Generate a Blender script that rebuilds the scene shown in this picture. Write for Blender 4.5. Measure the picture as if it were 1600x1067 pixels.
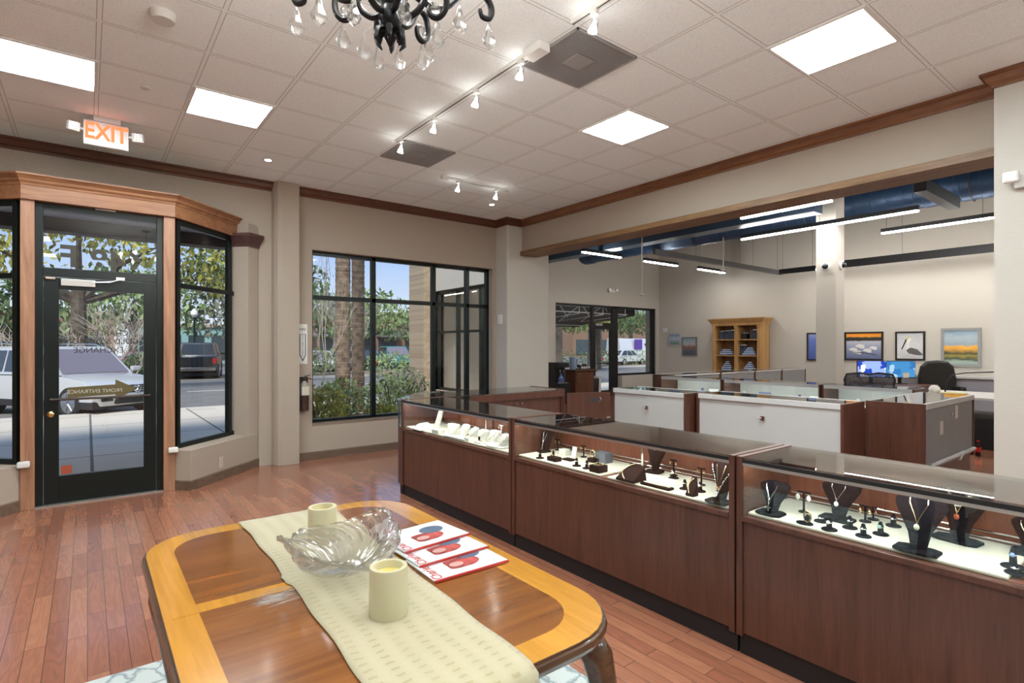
import bpy, bmesh, math, random
from mathutils import Vector, Matrix, Euler
R=math.radians; PI=math.pi
for o in list(bpy.data.objects): bpy.data.objects.remove(o)
S=bpy.context.scene; C=S.collection
# ---------------- camera ----------------
YAW=37.76
cd=bpy.data.cameras.new('camera'); cam=bpy.data.objects.new('camera',cd); C.objects.link(cam)
cam.location=(0,0,1.5); cam.rotation_euler=(R(90),0,R(-YAW))
cd.sensor_width=36; cd.lens=856.2/1600*36; cd.shift_y=7.5/1600; cd.clip_start=.05; cd.clip_end=400
S.camera=cam
# ---------------- exposure, world, sun ----------------
S.view_settings.view_transform='Standard'; S.view_settings.look='None'
S.view_settings.exposure=0.70; S.view_settings.gamma=1; S.view_settings.use_curve_mapping=False
w=bpy.data.worlds.new('sky'); S.world=w; w.use_nodes=True
nt=w.node_tree; nt.nodes.clear()
wo=nt.nodes.new('ShaderNodeOutputWorld'); bg=nt.nodes.new('ShaderNodeBackground')
tc=nt.nodes.new('ShaderNodeTexCoord'); sp=nt.nodes.new('ShaderNodeSeparateXYZ'); rp=nt.nodes.new('ShaderNodeValToRGB')
nt.links.new(tc.outputs['Generated'],sp.inputs[0]); nt.links.new(sp.outputs['Z'],rp.inputs[0])
rp.color_ramp.elements[0].position=0; rp.color_ramp.elements[0].color=(.60,.64,.69,1)
rp.color_ramp.elements[1].position=.55; rp.color_ramp.elements[1].color=(.19,.31,.58,1)
e=rp.color_ramp.elements.new(.18); e.color=(.26,.40,.68,1)
nt.links.new(rp.outputs[0],bg.inputs[0]); bg.inputs[1].default_value=.95
nt.links.new(bg.outputs[0],wo.inputs[0])
sl=bpy.data.lights.new('sun','SUN'); sl.energy=3.3; sl.angle=R(25); sl.color=(1,.95,.86)
so=bpy.data.objects.new('sun',sl); C.objects.link(so); so.rotation_euler=(R(40),0,R(-38)); so.location=(0,30,20)
PANEL=34.0; TUBE=58.0; SPOT=22.0; CASELED=26.0; BULB=40.0; WASH=22.0
CEIL=3.568
# ---------------- materials ----------------
MT={}
def nodes(name):
    m=bpy.data.materials.new(name); m.use_nodes=True; n=m.node_tree; n.nodes.clear()
    out=n.nodes.new('ShaderNodeOutputMaterial'); MT[name]=m
    return m,n,out
def N(n,t,**k):
    x=n.nodes.new(t)
    for a,v in k.items():
        if a in x.inputs: x.inputs[a].default_value=v
        else: setattr(x,a,v)
    return x
def L(n,a,b): n.links.new(a,b)
def rgb(c): return (c[0],c[1],c[2],1)
def srgb(r,g,b):
    f=lambda v:((v/255+.055)/1.055)**2.4 if v>10 else v/255/12.92
    return (f(r),f(g),f(b))
def mat(name,col,rough=.5,metal=0,bump=0,bscale=60,var=0,vscale=4,spec=.5,emit=None,estr=0,coat=0,trans=0,ior=1.45,sss=0):
    if name in MT: return MT[name]
    m,n,out=nodes(name); b=N(n,'ShaderNodeBsdfPrincipled'); L(n,b.outputs[0],out.inputs[0])
    b.inputs['Base Color'].default_value=rgb(col); b.inputs['Roughness'].default_value=rough; b.inputs['Metallic'].default_value=metal
    b.inputs['Specular IOR Level'].default_value=spec; b.inputs['Coat Weight'].default_value=coat; b.inputs['Coat Roughness'].default_value=.08
    b.inputs['Transmission Weight'].default_value=trans; b.inputs['IOR'].default_value=ior
    if sss: b.inputs['Subsurface Weight'].default_value=sss; b.inputs['Subsurface Radius'].default_value=(.03,.02,.01)
    if emit: b.inputs['Emission Color'].default_value=rgb(emit); b.inputs['Emission Strength'].default_value=estr
    t=N(n,'ShaderNodeTexCoord')
    if var:
        no=N(n,'ShaderNodeTexNoise',Scale=vscale,Detail=4); L(n,t.outputs['Object'],no.inputs['Vector'])
        r=N(n,'ShaderNodeValToRGB'); r.color_ramp.elements[0].position=.3; r.color_ramp.elements[1].position=.7
        r.color_ramp.elements[0].color=rgb([c*(1-var) for c in col]); r.color_ramp.elements[1].color=rgb([min(1,c*(1+var)) for c in col])
        L(n,no.outputs[0],r.inputs[0]); L(n,r.outputs[0],b.inputs['Base Color'])
    if bump:
        no=N(n,'ShaderNodeTexNoise',Scale=bscale,Detail=3); L(n,t.outputs['Object'],no.inputs['Vector'])
        bp=N(n,'ShaderNodeBump',Strength=bump,Distance=.01); L(n,no.outputs[0],bp.inputs['Height']); L(n,bp.outputs[0],b.inputs['Normal'])
    return m
def wood(name,c1,c2,grain='Z',scale=1.0,rough=.4,coat=0,dist=2.0,c3=None,stretch=14):
    if name in MT: return MT[name]
    m,n,out=nodes(name); b=N(n,'ShaderNodeBsdfPrincipled'); L(n,b.outputs[0],out.inputs[0])
    b.inputs['Roughness'].default_value=rough; b.inputs['Coat Weight'].default_value=coat; b.inputs['Coat Roughness'].default_value=.1
    t=N(n,'ShaderNodeTexCoord'); mp=N(n,'ShaderNodeMapping'); L(n,t.outputs['Object'],mp.inputs[0])
    sc={'X':(1/stretch,1,1),'Y':(1,1/stretch,1),'Z':(1,1,1/stretch)}[grain]
    mp.inputs['Scale'].default_value=[s*scale*14 for s in sc]
    no=N(n,'ShaderNodeTexNoise',Scale=1.0,Detail=5,Roughness=.65,Distortion=dist*.5); L(n,mp.outputs[0],no.inputs['Vector'])
    mp2=N(n,'ShaderNodeMapping'); L(n,t.outputs['Object'],mp2.inputs[0]); mp2.inputs['Scale'].default_value=[s*scale*90 for s in sc]
    n2=N(n,'ShaderNodeTexNoise',Scale=1.0,Detail=3); L(n,mp2.outputs[0],n2.inputs['Vector'])
    mx=N(n,'ShaderNodeMath',operation='MULTIPLY_ADD'); mx.inputs[1].default_value=.35; L(n,n2.outputs[0],mx.inputs[0])
    m3=N(n,'ShaderNodeMath',operation='MULTIPLY'); m3.inputs[1].default_value=.75; L(n,no.outputs[0],m3.inputs[0]); L(n,m3.outputs[0],mx.inputs[2])
    r=N(n,'ShaderNodeValToRGB'); r.color_ramp.elements[0].position=.38; r.color_ramp.elements[1].position=.68
    r.color_ramp.elements[0].color=rgb(c1); r.color_ramp.elements[1].color=rgb(c2)
    L(n,mx.outputs[0],r.inputs[0]); L(n,r.outputs[0],b.inputs['Base Color'])
    return m
def schlick(n,f0=.04,k=.96):
    lw=N(n,'ShaderNodeLayerWeight',Blend=.5); pw=N(n,'ShaderNodeMath',operation='POWER'); pw.inputs[1].default_value=5; L(n,lw.outputs['Facing'],pw.inputs[0])
    ml=N(n,'ShaderNodeMath',operation='MULTIPLY_ADD'); ml.inputs[1].default_value=k; ml.inputs[2].default_value=f0; ml.use_clamp=True; L(n,pw.outputs[0],ml.inputs[0]); return ml
def glass(name,tint=(.97,.99,.98),refl=1.0,rough=0.0,base=.04):
    if name in MT: return MT[name]
    m,n,out=nodes(name); tr=N(n,'ShaderNodeBsdfTransparent'); tr.inputs[0].default_value=rgb(tint)
    gl=N(n,'ShaderNodeBsdfGlossy'); gl.inputs['Roughness'].default_value=rough
    ml=schlick(n,.035+base,min(.96,refl)); mx=N(n,'ShaderNodeMixShader'); L(n,ml.outputs[0],mx.inputs[0]); L(n,tr.outputs[0],mx.inputs[1]); L(n,gl.outputs[0],mx.inputs[2])
    L(n,mx.outputs[0],out.inputs[0]); return m
def emis(name,col,st):
    if name in MT: return MT[name]
    m,n,out=nodes(name); e=N(n,'ShaderNodeEmission'); e.inputs[0].default_value=rgb(col); e.inputs[1].default_value=st; L(n,e.outputs[0],out.inputs[0]); return m
def grad(name,stops,axis='Z',rough=.5,noise=.0,nscale=8,lo=0,hi=1):
    """painted picture: colour ramp along one axis of object space, broken by noise"""
    m,n,out=nodes(name); b=N(n,'ShaderNodeBsdfPrincipled'); L(n,b.outputs[0],out.inputs[0]); b.inputs['Roughness'].default_value=rough
    t=N(n,'ShaderNodeTexCoord'); s=N(n,'ShaderNodeSeparateXYZ'); L(n,t.outputs['Object'],s.inputs[0])
    mr=N(n,'ShaderNodeMapRange'); mr.inputs[1].default_value=lo; mr.inputs[2].default_value=hi; L(n,s.outputs[axis],mr.inputs[0])
    mp=N(n,'ShaderNodeMapping'); mp.inputs['Scale'].default_value=(1,1,2.5); L(n,t.outputs['Object'],mp.inputs[0])
    no=N(n,'ShaderNodeTexNoise',Scale=nscale,Detail=5); L(n,mp.outputs[0],no.inputs['Vector'])
    a=N(n,'ShaderNodeMath',operation='MULTIPLY_ADD'); a.inputs[1].default_value=noise; L(n,no.outputs[0],a.inputs[0])
    sb=N(n,'ShaderNodeMath',operation='SUBTRACT'); sb.inputs[1].default_value=noise*.5; L(n,mr.outputs[0],sb.inputs[0]); L(n,sb.outputs[0],a.inputs[2])
    r=N(n,'ShaderNodeValToRGB'); el=r.color_ramp.elements
    el[0].position=stops[0][0]; el[0].color=rgb(stops[0][1]); el[1].position=stops[-1][0]; el[1].color=rgb(stops[-1][1])
    for p,c in stops[1:-1]: q=el.new(p); q.color=rgb(c)
    L(n,a.outputs[0],r.inputs[0]); L(n,r.outputs[0],b.inputs['Base Color']); return m
# ---------------- object helpers ----------------
OFF={}
def off(o): return OFF.get(o.name,Vector((0,0,0)))
def tag(o,label=None,cat=None,group=None,kind=None):
    if label: o['label']=label
    if cat: o['category']=cat
    if group: o['group']=group
    if kind: o['kind']=kind
    return o
def thing(name,label,cat,loc=(0,0,0),group=None,kind=None):
    o=bpy.data.objects.new(name,None); C.objects.link(o); o.location=loc; o.empty_display_size=.1
    OFF[o.name]=Vector(loc); return tag(o,label,cat,group,kind)
class MB:
    def __init__(s): s.b=bmesh.new()
    def quad(s,*p):
        return s.b.faces.new([s.b.verts.new(q) for q in p])
    def box(s,x0,x1,y0,y1,z0,z1,M=None):
        v=[s.b.verts.new((x,y,z)) for x in (x0,x1) for y in (y0,y1) for z in (z0,z1)]
        if M is not None:
            for q in v: q.co=M@q.co
        for f in ((0,1,3,2),(4,6,7,5),(0,4,5,1),(2,3,7,6),(0,2,6,4),(1,5,7,3)): s.b.faces.new([v[i] for i in f])
        return s
    def ob(s,c,sz,rot=(0,0,0)):
        M=Matrix.Translation(c)@Euler(rot).to_matrix().to_4x4(); a,b,d=[q/2 for q in sz]
        return s.box(-a,a,-b,b,-d,d,M)
    def prism(s,poly,z0,z1,M=None,top=None):
        t=top or poly; a=[s.b.verts.new((p[0],p[1],z0)) for p in poly]; b=[s.b.verts.new((p[0],p[1],z1)) for p in t]
        if M is not None:
            for q in a+b: q.co=M@q.co
        n=len(poly)
        for i in range(n): s.b.faces.new([a[i],a[(i+1)%n],b[(i+1)%n],b[i]])
        s.b.faces.new(a[::-1]); s.b.faces.new(b); return s
    def lathe(s,prof,c=(0,0,0),n=20,M=None,sx=1,sy=1,cap=True):
        rings=[]
        for r,z in prof:
            rg=[]
            for i in range(n):
                a=2*PI*i/n; q=Vector((c[0]+r*sx*math.cos(a),c[1]+r*sy*math.sin(a),c[2]+z))
                rg.append(s.b.verts.new(M@q if M is not None else q))
            rings.append(rg)
        for a,b in zip(rings,rings[1:]):
            for i in range(n): s.b.faces.new([a[i],a[(i+1)%n],b[(i+1)%n],b[i]])
        if cap:
            s.b.faces.new(rings[0][::-1]); s.b.faces.new(rings[-1])
        return s
    def tube(s,pts,r,n=8,closed=False):
        pts=[Vector(p) for p in pts]; rings=[]; m=len(pts)
        rr=r if isinstance(r,(list,tuple)) else [r]*m
        up=Vector((0,0,1)); prev=None
        for i,p in enumerate(pts):
            if closed: d=pts[(i+1)%m]-pts[i-1]
            else: d=pts[min(i+1,m-1)]-pts[max(i-1,0)]
            if d.length<1e-9: d=Vector((0,0,1))
            d.normalize()
            if prev is None:
                u=d.cross(up)
                if u.length<.05: u=d.cross(Vector((1,0,0)))
            else:
                u=prev-d*prev.dot(d)
                if u.length<1e-6: u=d.orthogonal()
            u.normalize(); prev=u; v=d.cross(u)
            rings.append([s.b.verts.new(p+u*rr[i]*math.cos(2*PI*k/n)+v*rr[i]*math.sin(2*PI*k/n)) for k in range(n)])
        pr=list(zip(rings,rings[1:]))+([(rings[-1],rings[0])] if closed else [])
        for a,b in pr:
            for k in range(n): s.b.faces.new([a[k],a[(k+1)%n],b[(k+1)%n],b[k]])
        if not closed: s.b.faces.new(rings[0][::-1]); s.b.faces.new(rings[-1])
        return s
    def ball(s,c,r,u=12,v=8,sc=(1,1,1)):
        M=Matrix.Translation(c)@Matrix.Diagonal((r*sc[0],r*sc[1],r*sc[2],1)); bmesh.ops.create_uvsphere(s.b,u_segments=u,v_segments=v,radius=1,matrix=M); return s
    def sweep(s,path,prof,closed=False):
        """profile (out,z) swept along xy path; out is to the left of travel"""
        path=[Vector((p[0],p[1])) for p in path]; n=len(path); rows=[]
        for i,p in enumerate(path):
            a=(path[i]-path[i-1]).normalized() if (i>0 or closed) else None
            b=(path[(i+1)%n]-path[i]).normalized() if (i<n-1 or closed) else None
            if a is None: a=b
            if b is None: b=a
            na=Vector((-a.y,a.x)); nb=Vector((-b.y,b.x)); m=(na+nb); m.normalize(); k=1/max(.3,m.dot(na))
            rows.append([s.b.verts.new((p.x+m.x*k*o,p.y+m.y*k*o,z)) for o,z in prof])
        pr=list(zip(rows,rows[1:]))+([(rows[-1],rows[0])] if closed else [])
        q=len(prof)
        for a,b in pr:
            for k in range(q): s.b.faces.new([a[k],b[k],b[(k+1)%q],a[(k+1)%q]])
        if not closed: s.b.faces.new(rows[0]); s.b.faces.new(rows[-1][::-1])
        return s
    def build(s,name,m,parent=None,smooth=False,bevel=0,seg=2,base=None,mods=None,label=None,kind=None):
        b=s.b; bmesh.ops.recalc_face_normals(b,faces=b.faces)
        if parent is not None: o0=off(parent)
        elif base is not None: o0=Vector(base)
        else:
            xs=[v.co for v in b.verts]; o0=Vector(((min(v.x for v in xs)+max(v.x for v in xs))/2,(min(v.y for v in xs)+max(v.y for v in xs))/2,min(v.z for v in xs)))
        for v in b.verts: v.co-=o0
        me=bpy.data.meshes.new(name); b.to_mesh(me); b.free()
        if smooth:
            for p in me.polygons: p.use_smooth=True
            if smooth!='all':
                try: me.set_sharp_from_angle(angle=R(35 if smooth is True else smooth))
                except Exception: pass
        for mm in (m if isinstance(m,(list,tuple)) else [m]): me.materials.append(mm)
        o=bpy.data.objects.new(name,me); C.objects.link(o)
        if parent is not None: o.parent=parent; OFF[o.name]=o0
        else: o.location=o0; OFF[o.name]=o0
        if bevel:
            md=o.modifiers.new('bevel','BEVEL'); md.width=bevel; md.segments=seg; md.limit_method='ANGLE'; md.angle_limit=R(40)
        if label: o['label']=label
        if kind: o['kind']=kind
        return o
def child_loc_fix(o): pass
def struct(name,mb,m,parent=None,**k):
    o=mb.build(name,m,parent,**k)
    if parent is None: o['kind']='structure'
    return o
def smooth_path(pts,k=4):
    pts=[Vector(p) for p in pts]; out=[]
    for i in range(len(pts)-1):
        p0=pts[max(i-1,0)]; p1=pts[i]; p2=pts[i+1]; p3=pts[min(i+2,len(pts)-1)]
        for j in range(k):
            t=j/k; out.append(.5*((2*p1)+(p2-p0)*t+(2*p0-5*p1+4*p2-p3)*t*t+(3*p1-p0-3*p2+p3)*t**3))
    return out+[pts[-1]]
def kids(o): return [c for c in C.objects if c.parent==o]
def copy_tree(o,loc=None,rotz=None,label=None,group=None,scale=None):
    def rec(a,par):
        c=a.copy(); C.objects.link(c); c.parent=par
        if par is not None and 'label' in c and 0: pass
        for ch in TREE.get(a.name,[]): rec(ch,c)
        return c
    r=rec(o,None)
    if loc is not None: r.location=loc
    if rotz is not None: r.rotation_euler=(0,0,rotz)
    if scale is not None: r.scale=(scale,)*3 if not isinstance(scale,(tuple,list)) else scale
    if label: r['label']=label
    if group: r['group']=group
    return r
TREE={}
def mktree():
    TREE.clear()
    for c in bpy.data.objects:
        if c.parent: TREE.setdefault(c.parent.name,[]).append(c)
FONTS={}
def text(name,body,size,loc,rot,m,parent=None,ext=.001,align='CENTER',sx=1,bold=0,label=None):
    cu=bpy.data.curves.new(name,'FONT'); cu.body=body; cu.size=size; cu.extrude=ext; cu.align_x=align; cu.align_y='CENTER'; cu.offset=bold
    t=bpy.data.objects.new('tmp',cu); C.objects.link(t); dg=bpy.context.evaluated_depsgraph_get()
    me=bpy.data.meshes.new_from_object(t.evaluated_get(dg)); bpy.data.objects.remove(t); me.materials.clear(); me.materials.append(m); me.name=name
    M=Matrix.Translation(loc)@Euler(rot).to_matrix().to_4x4()@Matrix.Diagonal((sx,1,1,1)); me.transform(M)
    o0=off(parent) if parent is not None else Vector(loc); me.transform(Matrix.Translation(-o0))
    o=bpy.data.objects.new(name,me); C.objects.link(o); OFF[o.name]=o0
    if parent is not None: o.parent=parent
    else: o.location=o0
    if label: o['label']=label
    return o
rnd=random.Random(7)
# common materials
def setup_mats():
    mat('wall_tan',(.385,.318,.258),.85,bump=.35,bscale=70,spec=.2)
    mat('wall_white',(.52,.485,.425),.85,bump=.15,bscale=70,spec=.2)
    wood('crown_wood',(.055,.018,.009),(.15,.05,.022),'X',1,.4,coat=.2)
    wood('crown_wood_y',(.10,.035,.013),(.24,.095,.035),'Y',1,.4,coat=.2)
    wood('header_wood',(.17,.065,.028),(.34,.15,.065),'X',.7,.5)
    wood('post_wood',(.22,.10,.05),(.42,.21,.12),'Z',.7,.5)
    wood('baseboard_wood',(.09,.055,.035),(.17,.11,.075),'X',1,.5)
    wood('laminate',(.058,.021,.013),(.115,.043,.026),'Z',1.1,.35)
    wood('laminate_red',(.13,.035,.02),(.24,.075,.04),'Z',1.1,.3)
    mat('black_frame',(.008,.012,.011),.3,metal=.3)
    mat('black',(.01,.01,.011),.5)
    mat('white_paint',(.78,.77,.74),.5)
    mat('white_gloss',(.8,.8,.8),.25)
    mat('alu',(.6,.61,.62),.3,metal=1)
    mat('chrome',(.8,.8,.82),.1,metal=1)
    mat('brass',(.75,.5,.2),.25,metal=1)
    mat('gray_panel',(.26,.26,.26),.5,var=.05)
    mat('white_panel',(.48,.48,.46),.45)
    mat('pad',(.72,.67,.56),.9,bump=.4,bscale=300)
    mat('velvet_brown',(.017,.009,.009),1,spec=.05,bump=.3,bscale=200)
    mat('velvet_black',(.006,.006,.009),1,spec=.03,bump=.3,bscale=200)
    mat('velvet_white',(.72,.70,.65),.7,bump=.25,bscale=60)
    mat('silver',(.85,.85,.85),.15,metal=1)
    mat('gold',(.85,.65,.35),.2,metal=1)
    mat('pearl',(.85,.82,.78),.2)
    glass('window_glass',(.98,.99,.985),.4,base=.0)
    glass('case_top_glass',(.78,.80,.79),.96,base=.13)
    glass('case_glass',(.93,.97,.95),.8,base=.02)
    m,n,out=nodes('crystal'); tr=N(n,'ShaderNodeBsdfTransparent'); tr.inputs[0].default_value=rgb((.99,.995,.99)); df=N(n,'ShaderNodeBsdfTranslucent'); df.inputs[0].default_value=rgb((.85,.87,.88)); gl=N(n,'ShaderNodeBsdfGlossy',Roughness=.03)
    m1=N(n,'ShaderNodeMixShader'); m1.inputs[0].default_value=.06; L(n,tr.outputs[0],m1.inputs[1]); L(n,df.outputs[0],m1.inputs[2])
    ma=schlick(n,.09,.85)
    m2=N(n,'ShaderNodeMixShader'); L(n,ma.outputs[0],m2.inputs[0]); L(n,m1.outputs[0],m2.inputs[1]); L(n,gl.outputs[0],m2.inputs[2]); gg=N(n,'ShaderNodeBsdfGlass',IOR=1.45,Roughness=0.0); m3=N(n,'ShaderNodeMixShader'); m3.inputs[0].default_value=.5; L(n,m2.outputs[0],m3.inputs[1]); L(n,gg.outputs[0],m3.inputs[2]); L(n,m3.outputs[0],out.inputs[0])
    mat('plastic_white',(.7,.69,.66),.4)
setup_mats(); M_=MT
# ================= structure =================
def floor_mat():
    m,n,out=nodes('oak_floor'); b=N(n,'ShaderNodeBsdfPrincipled'); L(n,b.outputs[0],out.inputs[0])
    t=N(n,'ShaderNodeTexCoord'); mp=N(n,'ShaderNodeMapping'); mp.inputs['Rotation'].default_value=(0,0,R(90)); L(n,t.outputs['Object'],mp.inputs[0])
    br=N(n,'ShaderNodeTexBrick'); br.inputs['Scale'].default_value=1; br.inputs['Brick Width'].default_value=.72; br.inputs['Row Height'].default_value=.0825
    br.inputs['Mortar Size'].default_value=.0012; br.inputs['Mortar Smooth'].default_value=.1; br.offset=.37; br.offset_frequency=2; br.squash=1
    br.inputs['Color1'].default_value=(0,0,0,1); br.inputs['Color2'].default_value=(1,1,1,1); br.inputs['Mortar'].default_value=(.5,.5,.5,1); br.inputs['Bias'].default_value=0
    L(n,mp.outputs[0],br.inputs['Vector'])
    # per plank tone
    r=N(n,'ShaderNodeValToRGB'); r.color_ramp.elements[0].color=rgb((.275,.10,.058)); r.color_ramp.elements[1].color=rgb((.385,.16,.09)); L(n,br.outputs[0],r.inputs[0])
    # cathedral grain
    vm=N(n,'ShaderNodeVectorMath',operation='ADD'); L(n,t.outputs['Object'],vm.inputs[0])
    cb=N(n,'ShaderNodeCombineXYZ'); m5=N(n,'ShaderNodeMath',operation='MULTIPLY'); m5.inputs[1].default_value=17; L(n,br.outputs[0],m5.inputs[0])
    for i in range(3): L(n,m5.outputs[0],cb.inputs[i])
    L(n,cb.outputs[0],vm.inputs[1])
    mp2=N(n,'ShaderNodeMapping'); mp2.inputs['Scale'].default_value=(16,1.6,1); L(n,vm.outputs[0],mp2.inputs[0])
    no=N(n,'ShaderNodeTexNoise',Scale=1,Detail=2,Distortion=.6); L(n,mp2.outputs[0],no.inputs['Vector'])
    mm=N(n,'ShaderNodeMath',operation='MULTIPLY'); mm.inputs[1].default_value=45; L(n,no.outputs[0],mm.inputs[0])
    sn=N(n,'ShaderNodeMath',operation='SINE'); L(n,mm.outputs[0],sn.inputs[0])
    mr=N(n,'ShaderNodeMapRange'); mr.inputs[1].default_value=-1; mr.inputs[2].default_value=1; mr.inputs[3].default_value=.91; mr.inputs[4].default_value=1.06; L(n,sn.outputs[0],mr.inputs[0])
    mx=N(n,'ShaderNodeMix',data_type='RGBA',blend_type='MULTIPLY'); mx.inputs[0].default_value=1; L(n,r.outputs[0],mx.inputs[6]); L(n,mr.outputs[0],mx.inputs[7])
    mo=N(n,'ShaderNodeMix',data_type='RGBA'); L(n,br.outputs['Fac'],mo.inputs[0]); L(n,mx.outputs[2],mo.inputs[6]); mo.inputs[7].default_value=(.05,.015,.01,1)
    L(n,mo.outputs[2],b.inputs['Base Color']); b.inputs['Roughness'].default_value=.24; b.inputs['Coat Weight'].default_value=.5; b.inputs['Coat Roughness'].default_value=.12
    iv=N(n,'ShaderNodeMath',operation='MULTIPLY_ADD'); iv.inputs[1].default_value=-1.5; L(n,br.outputs['Fac'],iv.inputs[0]); sc=N(n,'ShaderNodeMath',operation='MULTIPLY'); sc.inputs[1].default_value=.0; L(n,sn.outputs[0],sc.inputs[0]); L(n,sc.outputs[0],iv.inputs[2])
    bp=N(n,'ShaderNodeBump',Strength=.05,Distance=.001); L(n,iv.outputs[0],bp.inputs['Height']); L(n,bp.outputs[0],b.inputs['Normal'])
    return m
def ceil_mat():
    m,n,out=nodes('acoustic_tile'); b=N(n,'ShaderNodeBsdfPrincipled'); L(n,b.outputs[0],out.inputs[0]); b.inputs['Roughness'].default_value=.9
    t=N(n,'ShaderNodeTexCoord'); s=N(n,'ShaderNodeSeparateXYZ'); L(n,t.outputs['Object'],s.inputs[0]); ds=[]
    for ax,o in (('X',4.329),('Y',1.313)):
        a=N(n,'ShaderNodeMath',operation='SUBTRACT'); a.inputs[1].default_value=o-61; L(n,s.outputs[ax],a.inputs[0])
        d=N(n,'ShaderNodeMath',operation='DIVIDE'); d.inputs[1].default_value=.61; L(n,a.outputs[0],d.inputs[0])
        p=N(n,'ShaderNodeMath',operation='PINGPONG'); p.inputs[1].default_value=.5; L(n,d.outputs[0],p.inputs[0]); ds.append(p)
    mi=N(n,'ShaderNodeMath',operation='MINIMUM'); L(n,ds[0].outputs[0],mi.inputs[0]); L(n,ds[1].outputs[0],mi.inputs[1])
    r=N(n,'ShaderNodeValToRGB'); r.color_ramp.interpolation='CONSTANT'; el=r.color_ramp.elements
    el[0].color=rgb((.87,.92,.93)); el[1].position=.019; el[1].color=rgb((.45,.46,.46)); q=el.new(.025); q.color=rgb((.88,.94,.955))  # dark line beside each T-bar is painted shadow of the recessed tile edge
    L(n,mi.outputs[0],r.inputs[0])
    no=N(n,'ShaderNodeTexNoise',Scale=85,Detail=3,Roughness=.7); L(n,t.outputs['Object'],no.inputs['Vector'])
    r2=N(n,'ShaderNodeMapRange'); r2.inputs[1].default_value=.3; r2.inputs[2].default_value=.5; r2.inputs[3].default_value=.85; r2.inputs[4].default_value=1; L(n,no.outputs[0],r2.inputs[0])
    mx=N(n,'ShaderNodeMix',data_type='RGBA',blend_type='MULTIPLY'); mx.inputs[0].default_value=1; L(n,r.outputs[0],mx.inputs[6]); L(n,r2.outputs[0],mx.inputs[7])
    L(n,mx.outputs[2],b.inputs['Base Color'])
    bp=N(n,'ShaderNodeBump',Strength=.3,Distance=.004); L(n,no.outputs[0],bp.inputs['Height']); L(n,bp.outputs[0],b.inputs['Normal'])
    return m
XW=14.5; YF=11.02; H2=4.64
fl=MB(); fl.prism([(-3.6,-4.6),(XW+.2,-4.6),(XW+.2,YF+.0),(5.9,YF+.0),(5.9,7.5),(1.55,7.5),(.74,6.79),(-.5,6.79),(-1.3,7.5),(-3.6,7.5)],-.1,0); struct('floor',fl,floor_mat(),base=(0,0,0))
struct('ceiling',MB().box(-3.6,5.66,-4.6,7.35,CEIL,CEIL+.05),ceil_mat(),base=(0,0,0))
struct('ceiling_hall',MB().box(5.66,XW+.2,-4.6,YF+.2,H2,H2+.1),mat('deck_dark',(.012,.015,.024),.6))
tan=M_['wall_tan']; wht=M_['wall_white']
# front wall with the bay opening and the window opening
f=MB(); Y0,Y1=7.35,7.6; WX0,WX1,WZ0,WZ1=2.35,5.29,.44,2.78
f.box(-3.6,-1.46,Y0,Y1,0,CEIL); f.box(-1.46,1.69,Y0,Y1,2.98,CEIL); f.box(1.69,WX0,Y0,Y1,0,CEIL)
f.box(WX0,WX1,Y0,Y1,0,WZ0); f.box(WX0,WX1,Y0,Y1,WZ1,CEIL); f.box(WX1,5.40,Y0,Y1,0,CEIL)
struct('wall_front',f,tan)
struct('wall_left',MB().box(-3.8,-3.6,-4.6,7.6,0,CEIL),tan)
struct('wall_back',MB().box(-3.8,5.45,-4.8,-4.6,0,CEIL),tan)
# soffit over the opening
struct('wall_soffit',MB().box(5.66,5.95,1.0,7.1,3.05,H2),tan)
struct('trim_1',MB().box(5.62,5.98,1.05,7.06,2.99,3.06),wood('beam_wood',(.12,.062,.028),(.27,.15,.062),'Y',.8,.5),bevel=.004)
# corner pillar, long wall right of the opening, return wall
struct('wall_pillar',MB().box(5.36,6.26,7.04,7.62,0,CEIL+.0),wht,bevel=.03)
struct('wall_pillar_upper',MB().box(5.66,6.26,7.04,7.62,CEIL,H2),wht)
struct('wall_right',MB().box(5.45,5.95,-4.6,1.05,0,CEIL),wht)
struct('wall_right_upper',MB().box(5.66,5.95,-4.6,1.05,CEIL,H2),wht)
r=MB(); r.box(6.0,6.26,7.62,8.0,0,H2); r.box(6.0,6.26,8.0,10.55,0,.55); r.box(6.0,6.26,8.0,10.55,2.7,H2); r.box(6.0,6.26,10.55,YF+.2,0,H2); struct('wall_return',r,wht)
# hall walls
g=MB(); HX1,HZ=14.36,2.69
g.box(6.26,XW+.2,YF,YF+.2,HZ,H2); g.box(HX1,XW+.2,YF,YF+.2,0,HZ); g.box(12.62,HX1,YF-.1,YF+.2,0,.62); g.box(6.26,10.03,YF,YF+.2,0,HZ)
struct('wall_hall_front',g,wht)
struct('wall_hall_right',MB().box(XW,XW+.2,-4.6,YF,0,H2),wht)
struct('wall_hall_back',MB().box(5.95,XW,-4.8,-4.6,0,H2),wht)
# hall column
struct('wall_column',MB().box(10.04,10.37,3.98,4.31,0,H2),wht,bevel=.01)
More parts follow.
